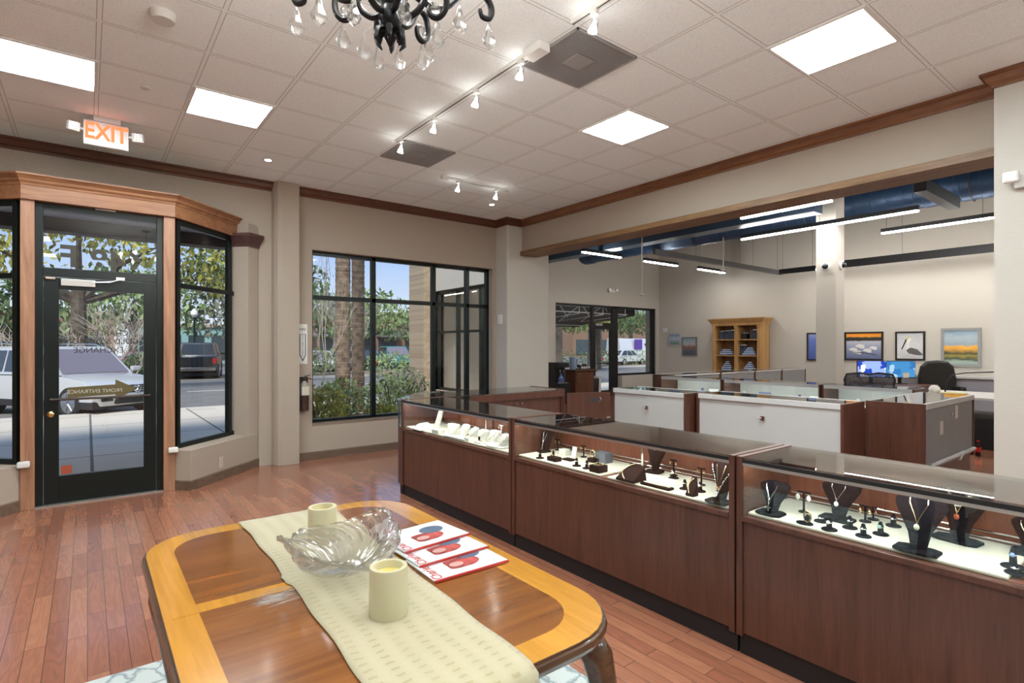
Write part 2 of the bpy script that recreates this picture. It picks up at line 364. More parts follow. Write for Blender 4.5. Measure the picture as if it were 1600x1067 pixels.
# pilaster left of window, pier at bay
p=[(1.93,7.19),(2.14,7.19),(2.14,7.36),(1.84,7.36),(1.85,7.27),(1.88,7.215)]
struct('wall_pilaster',MB().prism(p,0,CEIL),tan,bevel=.006)
pr=[(1.40,7.40),(1.55,7.25),(1.69,7.36),(1.69,7.58),(1.42,7.58)]
struct('wall_pier_right',MB().prism(pr,0,2.75),tan,bevel=.005)
CX=.117
mir=lambda q:[(2*CX-x,y) for x,y in q][::-1]
struct('wall_pier_left',MB().prism(mir(pr),0,2.75),tan,bevel=.005)
hw=[(.70,6.70),(.85,6.54),(1.69,7.36),(1.53,7.55)]
struct('wall_bay_right',MB().prism(hw,0,.42),tan,bevel=.006)
struct('wall_bay_left',MB().prism(mir(hw),0,.42),tan,bevel=.006)
bb=[(0,0),(.012,0),(.012,.095),(.004,.105),(0,.105)]
def base(name,path): struct(name,MB().sweep(path,bb),M_['baseboard_wood'])
base('baseboard_bay_right',[(1.69,7.36),(.85,6.54),(.70,6.70)])
base('baseboard_bay_left',[(2*CX-.70,6.70),(2*CX-.85,6.54),(2*CX-1.69,7.36)])
base('baseboard_front',[(5.36,7.35),(2.14,7.35)])
base('baseboard_left_front',[(2*CX-1.69,7.35),(-3.6,7.35)])
base('baseboard_hall_right',[(XW,-4.6),(XW,YF)])
# crown mouldings
cr=[(0,CEIL),(.075,CEIL),(.075,CEIL-.018),(.055,CEIL-.03),(.035,CEIL-.07),(.014,CEIL-.088),(.014,CEIL-.11),(0,CEIL-.11)]
struct('trim_2',MB().sweep([(1.85,7.35),(-3.6,7.35)],cr),M_['crown_wood'])
struct('trim_3',MB().sweep([(5.36,7.35),(2.14,7.35)],cr),M_['crown_wood'])
struct('trim_4',MB().sweep([(5.66,7.04),(5.36,7.04),(5.36,7.35)],cr),M_['crown_wood'])
struct('trim_5',MB().sweep([(5.66,1.05),(5.66,7.04)],cr),M_['crown_wood_y'])
struct('trim_6',MB().sweep([(5.45,-4.6),(5.45,1.05),(5.66,1.05)],cr),M_['crown_wood_y'])
# bay header with crown cornice
hp=[(-1.20,7.38),(-.47,6.65),(.71,6.65),(1.44,7.38)][::-1]
struct('trim_7',MB().sweep(hp,[(-.10,2.84),(.02,2.84),(.02,2.975),(-.10,2.975)]),M_['header_wood'])
struct('trim_8',MB().sweep(hp,[(-.1,2.965),(.025,2.965),(.03,2.985),(.045,3.0),(.05,3.02),(.075,3.045),(.085,3.05),(.085,3.065),(-.1,3.065)]),M_['header_wood'])
struct('wall_bay_soffit',MB().prism([(-.42,6.75),(.66,6.75),(1.4,7.45),(-1.17,7.45)],2.9,3.06),tan)
cap=[(0,0),(.012,0),(.02,.03),(.05,.07),(.07,.1),(.085,.115),(.085,.15),(0,.15)]
for nm,pp in (('trim_9',[(1.69,7.35),(1.55,7.25),(1.40,7.40)]),('trim_10',mir([(1.69,7.35),(1.55,7.25),(1.40,7.40)]))):
    struct(nm,MB().sweep(pp,[(o,2.72+z) for o,z in cap]),wood('capital_wood',(.05,.022,.02),(.11,.05,.045),'X',1,.4))
struct('wall_pier_cap_right',MB().prism(pr,2.74,3.0),tan)
struct('wall_pier_cap_left',MB().prism(mir(pr),2.74,3.0),tan)
# wooden posts both sides of the door
for nm,x0 in (('trim_11',-.485),('trim_12',.62)):
    struct(nm,MB().box(x0,x0+.10,6.66,6.80,0,2.85),M_['post_wood'],bevel=.004)
# ----- storefront door, transom, bay sidelights -----
BF=M_['black_frame']; WG=M_['window_glass']
d=thing('window_1',None,None,(CX,6.76,2.2),kind='structure')
t=MB(); t.box(-.385,-.33,6.72,6.82,0,2.84); t.box(.565,.62,6.72,6.82,0,2.84); t.box(-.33,.565,6.72,6.82,2.78,2.84); t.box(-.33,.565,6.72,6.82,2.16,2.24)
t.build('window_frame',BF,d,bevel=.003)
MB().box(-.33,.565,6.768,6.774,2.24,2.78).build('pane',WG,d)
text('street_number','648',.285,(.233,6.762,2.335),(R(90),0,R(180)),mat('letter_dark',(.035,.03,.02),.5),d,bold=.008)
text('unit_letter','F',.285,(-.14,6.762,2.355),(R(90),0,R(180)),MT['letter_dark'],d,bold=.008)
MB().box(.06,.22,6.69,6.72,2.83,2.85).build('door_sensor',M_['plastic_white'],d)
dr=thing('door_1',None,None,(CX,6.76,0),kind='structure')
t=MB(); t.box(-.325,-.215,6.735,6.785,.015,2.15); t.box(.455,.56,6.735,6.785,.015,2.15); t.box(-.215,.455,6.735,6.785,2.04,2.15); t.box(-.215,.455,6.735,6.785,.015,.27)
t.build('door_frame',BF,dr,bevel=.003)
MB().box(-.215,.455,6.757,6.763,.27,2.04).build('pane',WG,dr)
MB().tube([(-.27,6.73,1.0),(-.27,6.69,1.0),(-.2,6.675,1.0),(.42,6.675,1.0),(.5,6.69,1.0),(.5,6.73,1.0)],.012).build('push_bar',mat('bronze',(.10,.08,.07),.3,metal=.9),dr)
MB().lathe([(.028,0),(.028,.02),(.015,.03)],M=Matrix.Translation((-.275,6.735,.86))@Matrix.Rotation(R(90),4,'X')).build('lock_cylinder',M_['brass'],dr,smooth=True)
MB().box(-.20,.06,6.70,6.735,2.075,2.14).build('door_closer',mat('closer',(.45,.42,.38),.4,metal=.4),dr,bevel=.004)
c=MB(); c.tube([(.03,6.71,2.12),(.18,6.69,2.13),(.28,6.72,2.17)],.008); c.ob((.26,6.72,2.17),(.07,.03,.03)); c.build('closer_arm',M_['alu'],dr)
MB().box(-.31,-.24,6.70,6.735,2.13,2.15).build('contact_sensor',mat('beige_plastic',(.5,.38,.3),.5),dr,bevel=.003)
MB().box(-.20,-.12,6.752,6.757,.28,.36).build('sticker',mat('sticker_red',(.35,.07,.03),.5),dr)
lt=mat('letter_green',(.05,.06,.05),.5)
for i,(tx,z,x) in enumerate((('CHARLESTON',1.63,.03),('GOLD & DIAMOND',1.545,.03),('EXCHANGE',1.46,.03))):
    text('door_lettering',tx,.074,(x+.06,6.752,z),(R(90),0,R(180)),MT['letter_dark'],dr,ext=.0008)
ar=MB(); ar.prism([(-.15,1.16),(.22,1.175),(.22,1.225),(.40,1.125),(.22,1.02),(.22,1.075),(-.15,1.06)],0,.001,M=Matrix.Translation((0,6.7535,-.055))@Matrix.Rotation(R(90),4,'X'))
ar.build('arrow_decal',mat('olive_decal',(.11,.085,.03),.6),dr)
text('arrow_lettering','FRONT ENTRANCE',.05,(.06,6.7505,1.06),(R(90),0,R(180)),mat('letter_pale',(.55,.5,.42),.5),dr,ext=.0005)
struct('trim_13',MB().box(-.385,.62,6.68,6.84,0,.012),mat('threshold',(.35,.33,.3),.4,metal=.7))
def sidelight(name,flip):
    o=thing(name,None,None,(0,0,0),kind='structure')
    fx=(lambda x:2*CX-x) if flip else (lambda x:x)
    a=Vector((.73,6.73)); b=Vector((1.46,7.46)); u=(b-a).normalized(); nn=Vector((u.y,-u.x))
    def seg(mb,s0,s1,z0,z1,h=.025):
        p=[a+u*s0-nn*h,a+u*s1-nn*h,a+u*s1+nn*h,a+u*s0+nn*h]; mb.prism([(fx(q.x),q.y) for q in p],z0,z1)
    Ln=(b-a).length; m=MB()
    seg(m,0,.045,.42,2.84); seg(m,Ln-.06,Ln,.42,2.84); seg(m,Ln-.19,Ln-.13,.42,2.84); seg(m,.045,Ln,.42,.47); seg(m,.045,Ln,2.78,2.84); seg(m,.045,Ln,2.12,2.17)
    m.build('window_frame',BF,o,bevel=.003); g_=MB(); seg(g_,.045,Ln-.06,.47,2.78,.003); g_.build('pane',WG,o)
sidelight('window_2',0); sidelight('window_3',1)
# main window
wn=thing('window_4',None,None,(3.8,7.5,.44),kind='structure'); m=MB(); ya,yb=7.46,7.53
m.box(WX0,WX0+.045,ya,yb,WZ0,WZ1); m.box(WX1-.05,WX1,ya,yb,WZ0,WZ1); m.box(WX0,WX1,ya,yb,WZ1-.05,WZ1); m.box(WX0,WX1,ya,yb,WZ0+.03,WZ0+.075); m.box(WX0,WX1,ya,yb,2.13,2.19)
for x in (3.26,4.25,4.87): m.box(x-.032,x+.032,ya,yb,WZ0+.05,WZ1)
m.build('window_frame',BF,wn,bevel=.003)
MB().box(WX0+.04,WX1-.04,7.495,7.50,WZ0+.07,WZ1-.04).build('pane',WG,wn)
MB().box(WX0+.002,WX1-.002,7.352,7.47,WZ0-.0,WZ0+.035).build('window_sill',wood('sill_wood',(.15,.10,.07),(.26,.19,.14),'X',1,.5),wn)
# return window of the hall beyond the front wall
wr=thing('window_5',None,None,(6.1,9.3,.55),kind='structure'); m=MB()
for y in (8.0,8.85,9.7,10.5): m.box(6.08,6.16,y,y+.06,.55,2.7)
m.box(6.08,6.16,8.0,10.55,.55,.61); m.box(6.08,6.16,8.0,10.55,2.64,2.7); m.box(6.08,6.16,8.0,10.55,1.78,1.83); m.build('window_frame',BF,wr)
MB().box(6.115,6.121,8.03,10.5,.58,2.67).build('pane',WG,wr)
bk,bn,bo=nodes('brick_pale'); bb_=N(bn,'ShaderNodeBsdfPrincipled'); bt=N(bn,'ShaderNodeTexCoord'); bm_=N(bn,'ShaderNodeMapping'); bm_.inputs['Rotation'].default_value=(R(90),0,R(30)); bq=N(bn,'ShaderNodeTexBrick'); bq.inputs['Scale'].default_value=4.5
bq.inputs['Color1'].default_value=rgb((.42,.33,.22)); bq.inputs['Color2'].default_value=rgb((.32,.23,.15)); bq.inputs['Mortar'].default_value=rgb((.35,.32,.27)); L(bn,bt.outputs['Object'],bm_.inputs[0]); L(bn,bm_.outputs[0],bq.inputs['Vector']); L(bn,bq.outputs[0],bb_.inputs['Base Color']); L(bn,bb_.outputs[0],bo.inputs[0]); bb_.inputs['Roughness'].default_value=.9
struct('wall_brick_pier',MB().box(5.75,6.26,10.55,11.22,-.1,H2),bk)
struct('trim_14',MB().box(5.96,6.0,7.62,10.55,0,.55),mat('brick_dark',(.12,.05,.04),.8))
# hall storefront
wh=thing('window_6',None,None,(12,YF+.1,0),kind='structure'); m=MB(); a,b=YF+.05,YF+.13
for x,w_,z0 in ((10.03,.04,0),(11.48,.09,0),(12.36,.24,0),(HX1-.16,.16,.62)): m.box(x,x+w_,a,b,z0,HZ)
m.box(10.03,HX1,a,b,HZ-.06,HZ); m.box(12.6,HX1,a,b,.62,.68); m.box(10.03,11.5,a,b,0,.15)
m.build('window_frame',M_['black'],wh)
MB().box(10.05,11.5,a+.03,a+.036,.1,HZ-.05).build('pane',WG,wh); MB().box(12.6,HX1-.1,a+.03,a+.036,.66,HZ-.05).build('pane',WG,wh)
MB().box(11.57,12.36,a+.03,a+.036,2.18,HZ-.05).build('pane',WG,wh)
dh=thing('door_2',None,None,(11.96,YF+.1,0),kind='structure'); m=MB()
m.box(11.57,11.64,a,b,0,2.12); m.box(12.28,12.36,a,b,0,2.12); m.box(11.64,12.28,a,b,2.0,2.12); m.box(11.64,12.28,a,b,0,.2); m.box(11.57,12.36,a,b,2.12,2.19); m.build('door_frame',M_['black'],dh)
MB().box(11.64,12.28,a+.03,a+.036,.2,2.0).build('pane',WG,dh)
MB().tube([(11.65,a-.04,1.0),(12.28,a-.04,1.0)],.015).build('push_bar',M_['black'],dh)
MB().box(11.62,11.9,a-.03,a,2.10,2.17).build('door_closer',M_['alu'],dh)
# ================= ceiling things =================
PN=emis('light_panel',(.84,.955,1),PANEL)
FR=mat('troffer_frame',(.75,.75,.73),.4)
def troffer(x0,y0,label,group='ceiling light panels'):
    o=thing('ceiling_light',label,'ceiling light',(x0+.305,y0+.305,CEIL),group=group)
    m=MB(); a=.02
    m.box(x0,x0+.61,y0,y0+a,CEIL-.012,CEIL+.004); m.box(x0,x0+.61,y0+.61-a,y0+.61,CEIL-.012,CEIL+.004); m.box(x0,x0+a,y0+a,y0+.61-a,CEIL-.012,CEIL+.004); m.box(x0+.61-a,x0+.61,y0+a,y0+.61-a,CEIL-.012,CEIL+.004)
    m.build('frame',FR,o); MB().box(x0+a,x0+.61-a,y0+a,y0+.61-a,CEIL-.006,CEIL-.002).build('diffuser',PN,o)
GX,GY=4.329,1.313
for k,j,lb in ((-1,3,'square white light panel in the ceiling beyond the near round vent'),(-1,0,'large bright light panel in the ceiling nearest the right wall'),(-6,6,'light panel in the ceiling right of the exit sign'),(-8,6,'light panel in the ceiling at the left edge, before the exit sign')):
    troffer(GX+k*.61,GY+j*.61,lb.replace('round ',''))
for k,j in ((-4,-3),(-9,-3),(-4,-7),(-9,-7),(-1,-5),(-11,2),(0,-8)):
    troffer(GX+k*.61,GY+j*.61,'ceiling light panel behind the viewer, out of the photo')
vg=mat('vent_gray',(.34,.34,.34),.5)
def vent(x0,y0,label):
    o=thing('ceiling_vent',label,'vent',(x0+.305,y0+.305,CEIL),group='square ceiling grilles')
    MB().box(x0+.01,x0+.6,y0+.01,y0+.6,CEIL-.004,CEIL+.002).build('backing',mat('vent_back',(.20,.20,.20),.6),o)
    m=MB()
    for i in range(44):
        y=y0+.022+i*.0132; m.box(x0+.02,x0+.59,y,y+.005,CEIL-.012,CEIL-.004)
    m.build('slats',vg,o); f=MB()
    for a in ((.01,.6,.01,.022),(.01,.6,.588,.6),(.01,.022,.01,.6),(.588,.6,.01,.6)): f.box(x0+a[0],x0+a[1],y0+a[2],y0+a[3],CEIL-.014,CEIL)
    f.build('frame',vg,o); MB().ob((x0+.305,y0+.305,CEIL-.013),(.17,.17,.006),(0,0,R(0))).build('center_plate',mat('vent_mid',(.30,.30,.30),.5),o)
vent(2.499,2.533,'gray square ceiling grille beside the near end of the track light')
vent(2.499,4.973,'gray square ceiling grille at the far end of the track light')
TW=mat('track_white',(.72,.72,.70),.4); LAMP=emis('lamp_face',(1,.97,.9),SPOT)
def track(x0,y0,x1,y1,label):
    o=thing('track_rail',label,'track light rail',((x0+x1)/2,(y0+y1)/2,CEIL),group='ceiling track rails')
    m=MB(); hx=.018 if abs(x1-x0)<.1 else 0; hy=.018 if hx==0 else 0
    m.box(min(x0,x1)-hx,max(x0,x1)+hx,min(y0,y1)-hy,max(y0,y1)+hy,CEIL-.022,CEIL); m.build('rail',TW,o)
    s=MB(); s.box(min(x0,x1)-hx*.3,max(x0,x1)+hx*.3,min(y0,y1)-hy*.3,max(y0,y1)+hy*.3,CEIL-.0235,CEIL-.021); s.build('slot',mat('slot_dark',(.08,.08,.08),.6),o)
    return o
ta=track(2.45,2.88,2.45,5.06,'long white track rail running from the vent toward the window wall')
MB().box(2.40,2.50,2.80,2.98,CEIL-.06,CEIL).build('power_feed',TW,ta,bevel=.006)
track(2.44,.3,2.44,2.52,'white track rail running out of the top edge of the photo')
tb=track(3.4,5.76,4.4,5.76,'short white track rail nearest the window wall')
MB().box(3.38,3.48,5.73,5.79,CEIL-.04,CEIL).build('power_feed',TW,tb,bevel=.006)
hm=M_['chrome']
def head(x,y,label,tilt=(.25,.1)):
    o=thing('track_spotlight',label,'spotlight',(x,y,CEIL-.02),group='track spotlights')
    m=MB(); m.box(x-.015,x+.015,y-.025,y+.025,CEIL-.055,CEIL-.02); m.tube([(x,y,CEIL-.05),(x,y,CEIL-.085)],.006); m.build('stem',TW,o,bevel=.002)
    M=Matrix.Translation((x,y,CEIL-.10))@Euler((tilt[0],tilt[1],0)).to_matrix().to_4x4()
    MB().lathe([(.012,.03),(.02,.02),(.026,-.01),(.032,-.055)],n=16,M=M,cap=False).build('shade',glass('lamp_glass',(.9,.9,.9),1.0,.1,base=.25),o,smooth=True)
    MB().lathe([(.006,.0),(.02,-.025),(.028,-.05),(.026,-.056)],n=16,M=M).build('lamp',LAMP,o,smooth=True)
for x,y,l in ((2.45,3.06,'track spotlight beside the near ceiling grille'),(2.45,3.63,'second track spotlight from the near end of the long rail'),(2.45,4.3,'third track spotlight along the long rail'),(2.45,4.95,'track spotlight over the far ceiling grille'),(2.44,2.33,'glass track spotlight hanging in front of the near ceiling grille'),(2.44,1.2,'track spotlight above the viewer, out of the photo'),(3.62,5.76,'left track spotlight on the short rail'),(4.2,5.76,'right track spotlight on the short rail')): head(x,y,l)
def disc(name,x,y,r,h,m,label,cat,inner=None):
    o=thing(name,label,cat,(x,y,CEIL)); MB().lathe([(r,0),(r,-h*.5),(r*.85,-h),(.001,-h)],(x,y,CEIL),24,cap=False).build('housing',m,o,smooth=True)
    if inner: MB().lathe([(r*.6,0),(r*.6,-.003)],(x,y,CEIL-h),20).build('lens',inner,o)
    return o
disc('smoke_detector',.37,4.02,.075,.05,mat('detector_white',(.62,.61,.58),.5),'round white smoke detector on the ceiling at top left','smoke detector')
disc('ceiling_sprinkler',.365,5.24,.035,.018,MT['detector_white'],'small white sprinkler cap between the two left light panels','sprinkler')
for x,y,l in ((1.58,6.45,'small recessed downlight in front of the left pilaster'),(4.65,6.48,'small recessed downlight near the short track rail')):
    disc('downlight',x,y,.055,.008,MT['detector_white'],l,'downlight',LAMP)
# exit sign
ex=thing('exit_sign','red and white EXIT sign with two emergency lamp heads under the ceiling','exit sign',(.13,6.2,CEIL))
MB().box(.04,.24,6.16,6.24,CEIL-.045,CEIL).build('canopy',M_['plastic_white'],ex,bevel=.004)
MB().box(-.03,.30,6.175,6.225,CEIL-.265,CEIL-.045).build('housing',mat('exit_white',(.62,.60,.58),.4),ex,bevel=.008)
text('exit_lettering','EXIT',.20,(.135,6.172,CEIL-.145),(R(90),0,0),emis('exit_red',(1,.14,.05),1.7),ex,sx=.78,ext=.003,bold=.004)
for sx_,n_ in ((-.10,0),(.37,1)):
    h=MB(); h.ob((sx_,6.17,CEIL-.13),(.085,.05,.075),(R(15),0,R(-20 if n_ else 20))); h.tube([(sx_,6.19,CEIL-.13),(sx_*.7+.04,6.2,CEIL-.13)],.012)
    hh=h.build('lamp_head',M_['plastic_white'],ex,bevel=.008)
    g_=MB()
    for i in range(3):
        for j in range(3): g_.ball((sx_-.024+i*.024,6.138+(.005 if n_ else 0),CEIL-.152+j*.022),.009,8,5)
    g_.build('led_lens',mat('led_lens',(.85,.85,.8),.1,emit=(1,1,.95),estr=.3),hh)
# ---------------- chandelier ----------------
ch=thing('chandelier','black wrought iron chandelier with hanging crystal drops','chandelier',(.83,1.76,CEIL))
cx_,cy_=.83,1.76; IR=mat('iron_black',(.012,.012,.014),.35,metal=.4); CG=MT['crystal']
MB().lathe([(.004,2.535),(.012,2.55),(.022,2.57),(.014,2.585),(.03,2.60),(.042,2.63),(.04,2.66),(.03,2.68),(.036,2.70),(.062,2.715),(.064,2.73),(.04,2.745),(.025,2.77),(.022,2.82),(.035,2.86),(.04,2.90),(.02,2.94),(.018,3.1),(.03,3.13),(.01,3.18)],(cx_,cy_,0),20).build('center_column',IR,ch,smooth=True)
lf=MB()
for i in range(6):
    a=i*PI/3; lf.tube([(cx_+.02*math.cos(a),cy_+.02*math.sin(a),2.60),(cx_+.045*math.cos(a),cy_+.045*math.sin(a),2.585),(cx_+.05*math.cos(a),cy_+.05*math.sin(a),2.555),(cx_+.035*math.cos(a),cy_+.035*math.sin(a),2.535)],[.01,.012,.009,.003],6)
lf.build('leaf_finial',IR,ch,smooth=True)
MB().tube([(cx_,cy_,3.17),(cx_,cy_,CEIL-.02)],.006).build('chain',IR,ch); MB().lathe([(.07,0),(.06,-.025),(.01,-.04)],(cx_,cy_,CEIL)).build('ceiling_canopy',IR,ch,smooth=True)
def drop(m,x,y,z,s=1):
    m.lathe([(.001,0),(.008*s,-.012*s),(.012*s,-.03*s),(.028*s,-.062*s),(.02*s,-.082*s),(.001,-.098*s)],(x,y,z),7,sy=.55); 
def P3(a,r,z): return (cx_+r*math.cos(a),cy_+r*math.sin(a),z)
for i in range(6):
    a=i*PI/3+.35; pts=[]
    for rr,z in ((.02,2.66),(.06,2.64),(.10,2.665),(.125,2.71),(.15,2.74),(.18,2.735),(.195,2.70),(.19,2.66),(.165,2.635),(.14,2.645),(.135,2.67),(.15,2.685)): pts.append(P3(a,rr,z))
    pts=smooth_path(pts); MB().tube(pts,[.011 if i_<34 else .011-.005*(i_-34)/11 for i_ in range(len(pts))],8).build('lower_arm',IR,ch,smooth=True)
    m=MB(); drop(m,*P3(a,.165,2.625)); m.build('crystal_drop',CG,ch,label='clear pear-shaped crystal')
    MB().ball(P3(a,.155,2.665),.02,10,7).build('crystal_bead',CG,ch)
    # upper arm
    pl=bpy.data.lights.new('added_bulb_light','POINT'); pl.energy=9; pl.shadow_soft_size=.03; pl.color=(1,.96,.9); po=bpy.data.objects.new('added_bulb_light',pl); C.objects.link(po); po.location=P3(i*PI/3,.37,3.12)  # point light added above each unseen bulb to brighten the ceiling
    a=i*PI/3; pts=[P3(a,rr,z) for rr,z in ((.02,2.80),(.08,2.76),(.16,2.74),(.22,2.76),(.28,2.82),(.34,2.87),(.40,2.87),(.43,2.83),(.42,2.79),(.385,2.785),(.375,2.81))]
    pts=smooth_path(pts); MB().tube(pts,[.013 if i_<30 else .013-.006*(i_-30)/11 for i_ in range(len(pts))],8).build('upper_arm',IR,ch,smooth=True)
    c=MB(); c.lathe([(.012,2.87),(.045,2.90),(.05,2.91),(.014,2.915),(.014,3.0)],(P3(a,.37,0)[0],P3(a,.37,0)[1],0),14); cc_=c.build('candle_cup',IR,ch,smooth=True); q_=P3(a,.37,3.03); MB().lathe([(.008,-.03),(.016,0),(.012,.03),(.002,.055)],q_,12).build('bulb',emis('bulb_glow',(1,.93,.8),BULB),cc_,smooth=True)
    m=MB(); drop(m,*P3(a,.42,2.775),1.15); m.build('crystal_drop',CG,ch,label='clear pear-shaped crystal')
    m=MB(); drop(m,*P3(a+.5,.24,2.70),1.1); m.tube([P3(a+.5,.24,2.70),P3(a+.25,.23,2.76)],.002,4); m.build('crystal_drop',CG,ch,label='clear pear-shaped crystal')
# ================= front showcases =================
LM=M_['laminate']; LR=M_['laminate_red']; CGl=M_['case_glass']; BK=M_['black']
HT=.965; DK=.685; XF=2.50; XB=3.00
LED=emis('case_led',(1,.98,.94),CASELED)
def front_case(y0,y1,label,lit=True,post0=True,post1=True,pads=((0,1),)):
    o=thing('display_case',label,'display case',(2.75,(y0+y1)/2,0))
    MB().box(XF+.03,XB-.03,y0,y1,0,.115).build('kick_base',BK,o)
    a,b=y0+.03,y1-.03
    MB().box(XF+.006,XF+.03,a,b,.115,DK-.03).build('front_panel',LM,o)
    MB().box(XF-.008,XF+.03,a,b,DK-.03,DK-.002).build('ledge',LM,o,bevel=.004)
    MB().box(XF+.03,XB-.02,a,b,DK-.03,DK).build('deck',LR,o)
    for i,(p0,p1) in enumerate(pads):
        L_=b-a; MB().box(XF+.028,XB-.06,b-L_*p1+.01,b-L_*p0-.01,DK,DK+.014).build('display_pad',M_['pad'],o,bevel=.005)
    for n_,(q0,q1) in (('end_post',(y0,y0+.03)),('end_post',(y1-.03,y1))):
        MB().box(XF-.004,XB,q0,q1,.10,HT+.002).build('end_panel',LM,o,bevel=.002)
    MB().box(XB-.02,XB,a,(a+b)/2+.01,.115,HT-.01).build('back_door',LR,o); MB().box(XB-.035,XB-.021,(a+b)/2-.01,b,.115,HT-.01).build('back_door',LR,o)
    MB().box(XF,XF+.006,a,b,DK,HT-.03).build('front_glass',CGl,o)
    MB().box(XF,XB-.005,a,b,HT-.008,HT-.001).build('top_glass',MT['case_top_glass'],o)
    MB().box(XF+.001,XF+.02,a,b,HT-.028,HT-.010).build('top_rail',BK,o)
    MB().box(XF-.001,XF+.018,a,b,HT-.042,HT-.028).build('light_rail',M_['alu'],o)
    if lit: MB().box(XF+.019,XF+.040,a+.02,b-.02,HT-.040,HT-.032).build('light_strip',LED,o)
    m=MB(); ym=(a+b)/2; m.box(XB-.10,XB-.09,ym-.008,ym+.008,DK,HT-.01); m.box(XB-.10,XB-.06,ym-.03,ym+.03,DK,DK+.008); m.tube([(XB-.08,a,DK+.03),(XB-.08,b,DK+.03)],.004,6); m.tube([(XB-.06,a,DK+.05),(XB-.06,b,DK+.05)],.004,6); m.build('shelf_standard',M_['chrome'],o)
    return o
front_case(3.235,5.04,'lit glass display case with white jewelry busts, at the window end of the row')  # strip added to brighten these displays, in place of window light
front_case(1.45,3.225,'middle glass display case of the long row, brown velvet stands inside',pads=((0,.49),(.51,1)))
front_case(-.60,1.44,'nearest glass display case with black velvet busts, at the right edge',pads=((0,.49),(.55,1)))
# corner case and row along the window
co=thing('corner_display_case','angled corner display case joining the long row to the window row','display case',(2.75,5.4,0))
cp=[(2.5,5.045),(2.5,5.12),(3.02,5.66),(3.3,5.66),(3.3,5.02),(3.02,5.045)]
ins=lambda p,k:[(2.95+(x-2.95)*k,5.35+(y-5.35)*k) for x,y in p]
MB().prism(ins(cp,.93),0,.11).build('kick_base',BK,co)
MB().prism(cp,.11,DK-.002).build('cabinet_body',wood('laminate_purple',(.055,.022,.022),(.10,.045,.045),'Z',1,.35),co)
MB().prism(ins(cp,.97),DK,DK+.012).build('display_pad',M_['pad'],co)
g=MB(); 
for p,q in ((cp[0],cp[1]),(cp[1],cp[2]),(cp[2],cp[3])): g.quad((p[0],p[1],DK),(q[0],q[1],DK),(q[0],q[1],HT-.01),(p[0],p[1],HT-.01))
gg=g.build('front_glass',CGl,co); MB().prism(cp,HT-.008,HT-.001).build('top_glass',CGl,co)
m=MB(); m.box(2.498,2.512,5.048,5.062,DK,HT); m.box(2.500,2.512,5.110,5.122,DK,HT); m.build('corner_rail',mat('rail_blue',(.20,.25,.35),.3,metal=.8),co)
m=MB(); m.sweep([cp[0],cp[1],cp[2],cp[3]],[(0,HT-.01),(.012,HT-.01),(.012,HT+.001),(0,HT+.001)]); m.build('top_rail',M_['alu'],co)
rw=thing('window_display_case','long glass topped counter running beneath the front window','display case',(4.0,5.34,0))
x0,x1,ya,yb=3.31,4.72,5.02,5.66
MB().box(x0,x1,ya+.04,yb-.04,0,.11).build('kick_base',BK,rw)
MB().box(x0,x1,yb-.03,yb,.11,DK).build('front_panel',LM,rw)
MB().box(x0,x1,ya+.03,yb-.03,DK-.03,DK).build('deck',M_['pad'],rw)
MB().box(x0,x1,ya-.005,ya+.025,HT-.09,HT-.012).build('upper_rail',LM,rw); MB().box(x0,x1,ya,ya+.03,.11,.16).build('lower_rail',LM,rw)
for a_,b_,yy in ((x0,4.02,ya+.012),(4.0,x1-.05,ya+.026)):
    dd=MB().box(a_,b_,yy,yy+.012,.16,HT-.09).build('sliding_door',LM,rw); kx=a_+.06 if a_>3.5 else b_-.05
    MB().ball((kx,yy-.003,HT-.14),.009,8,6).build('knob',M_['chrome'],dd)
m=MB(); m.box(x0,x1,ya,yb,HT-.010,HT-.001); m.build('top_glass',glass('top_glass_mirror',(.9,.93,.93),1.6,.02,base=.15),rw)
MB().box(x0,x1,yb-.006,yb,DK,HT-.01).build('front_glass',CGl,rw)
MB().box(x1-.05,x1-.035,ya-.006,yb,.1,HT).build('end_panel',LM,rw); MB().box(x1-.02,x1,ya-.006,yb,.1,HT+.003).build('end_panel',LM,rw)
gt=thing('staff_gate','dark laminate half-height gate panel with small black sign at the end of the window counter','gate',(5.05,5.0,0))
M=Matrix.Translation((4.74,5.0,0))@Matrix.Rotation(math.atan2(-.19,.60),4,'Z')
MB().box(0,.62,-.012,.012,.12,.915,M=M).build('panel',LM,gt,bevel=.003)
MB().box(.32,.42,-.017,-.013,.80,.84,M=M).build('sign',mat('sign_dark',(.03,.04,.05),.4),gt)
MB().tube([M@Vector((.44,-.03,.80)),M@Vector((.46,-.05,.82)),M@Vector((.455,-.03,.85))],.006).build('hook',mat('steel_blue',(.2,.25,.3),.3,metal=.7),gt)
MB().box(.55,.60,-.03,-.013,.58,.60,M=M).build('latch',M_['chrome'],gt)
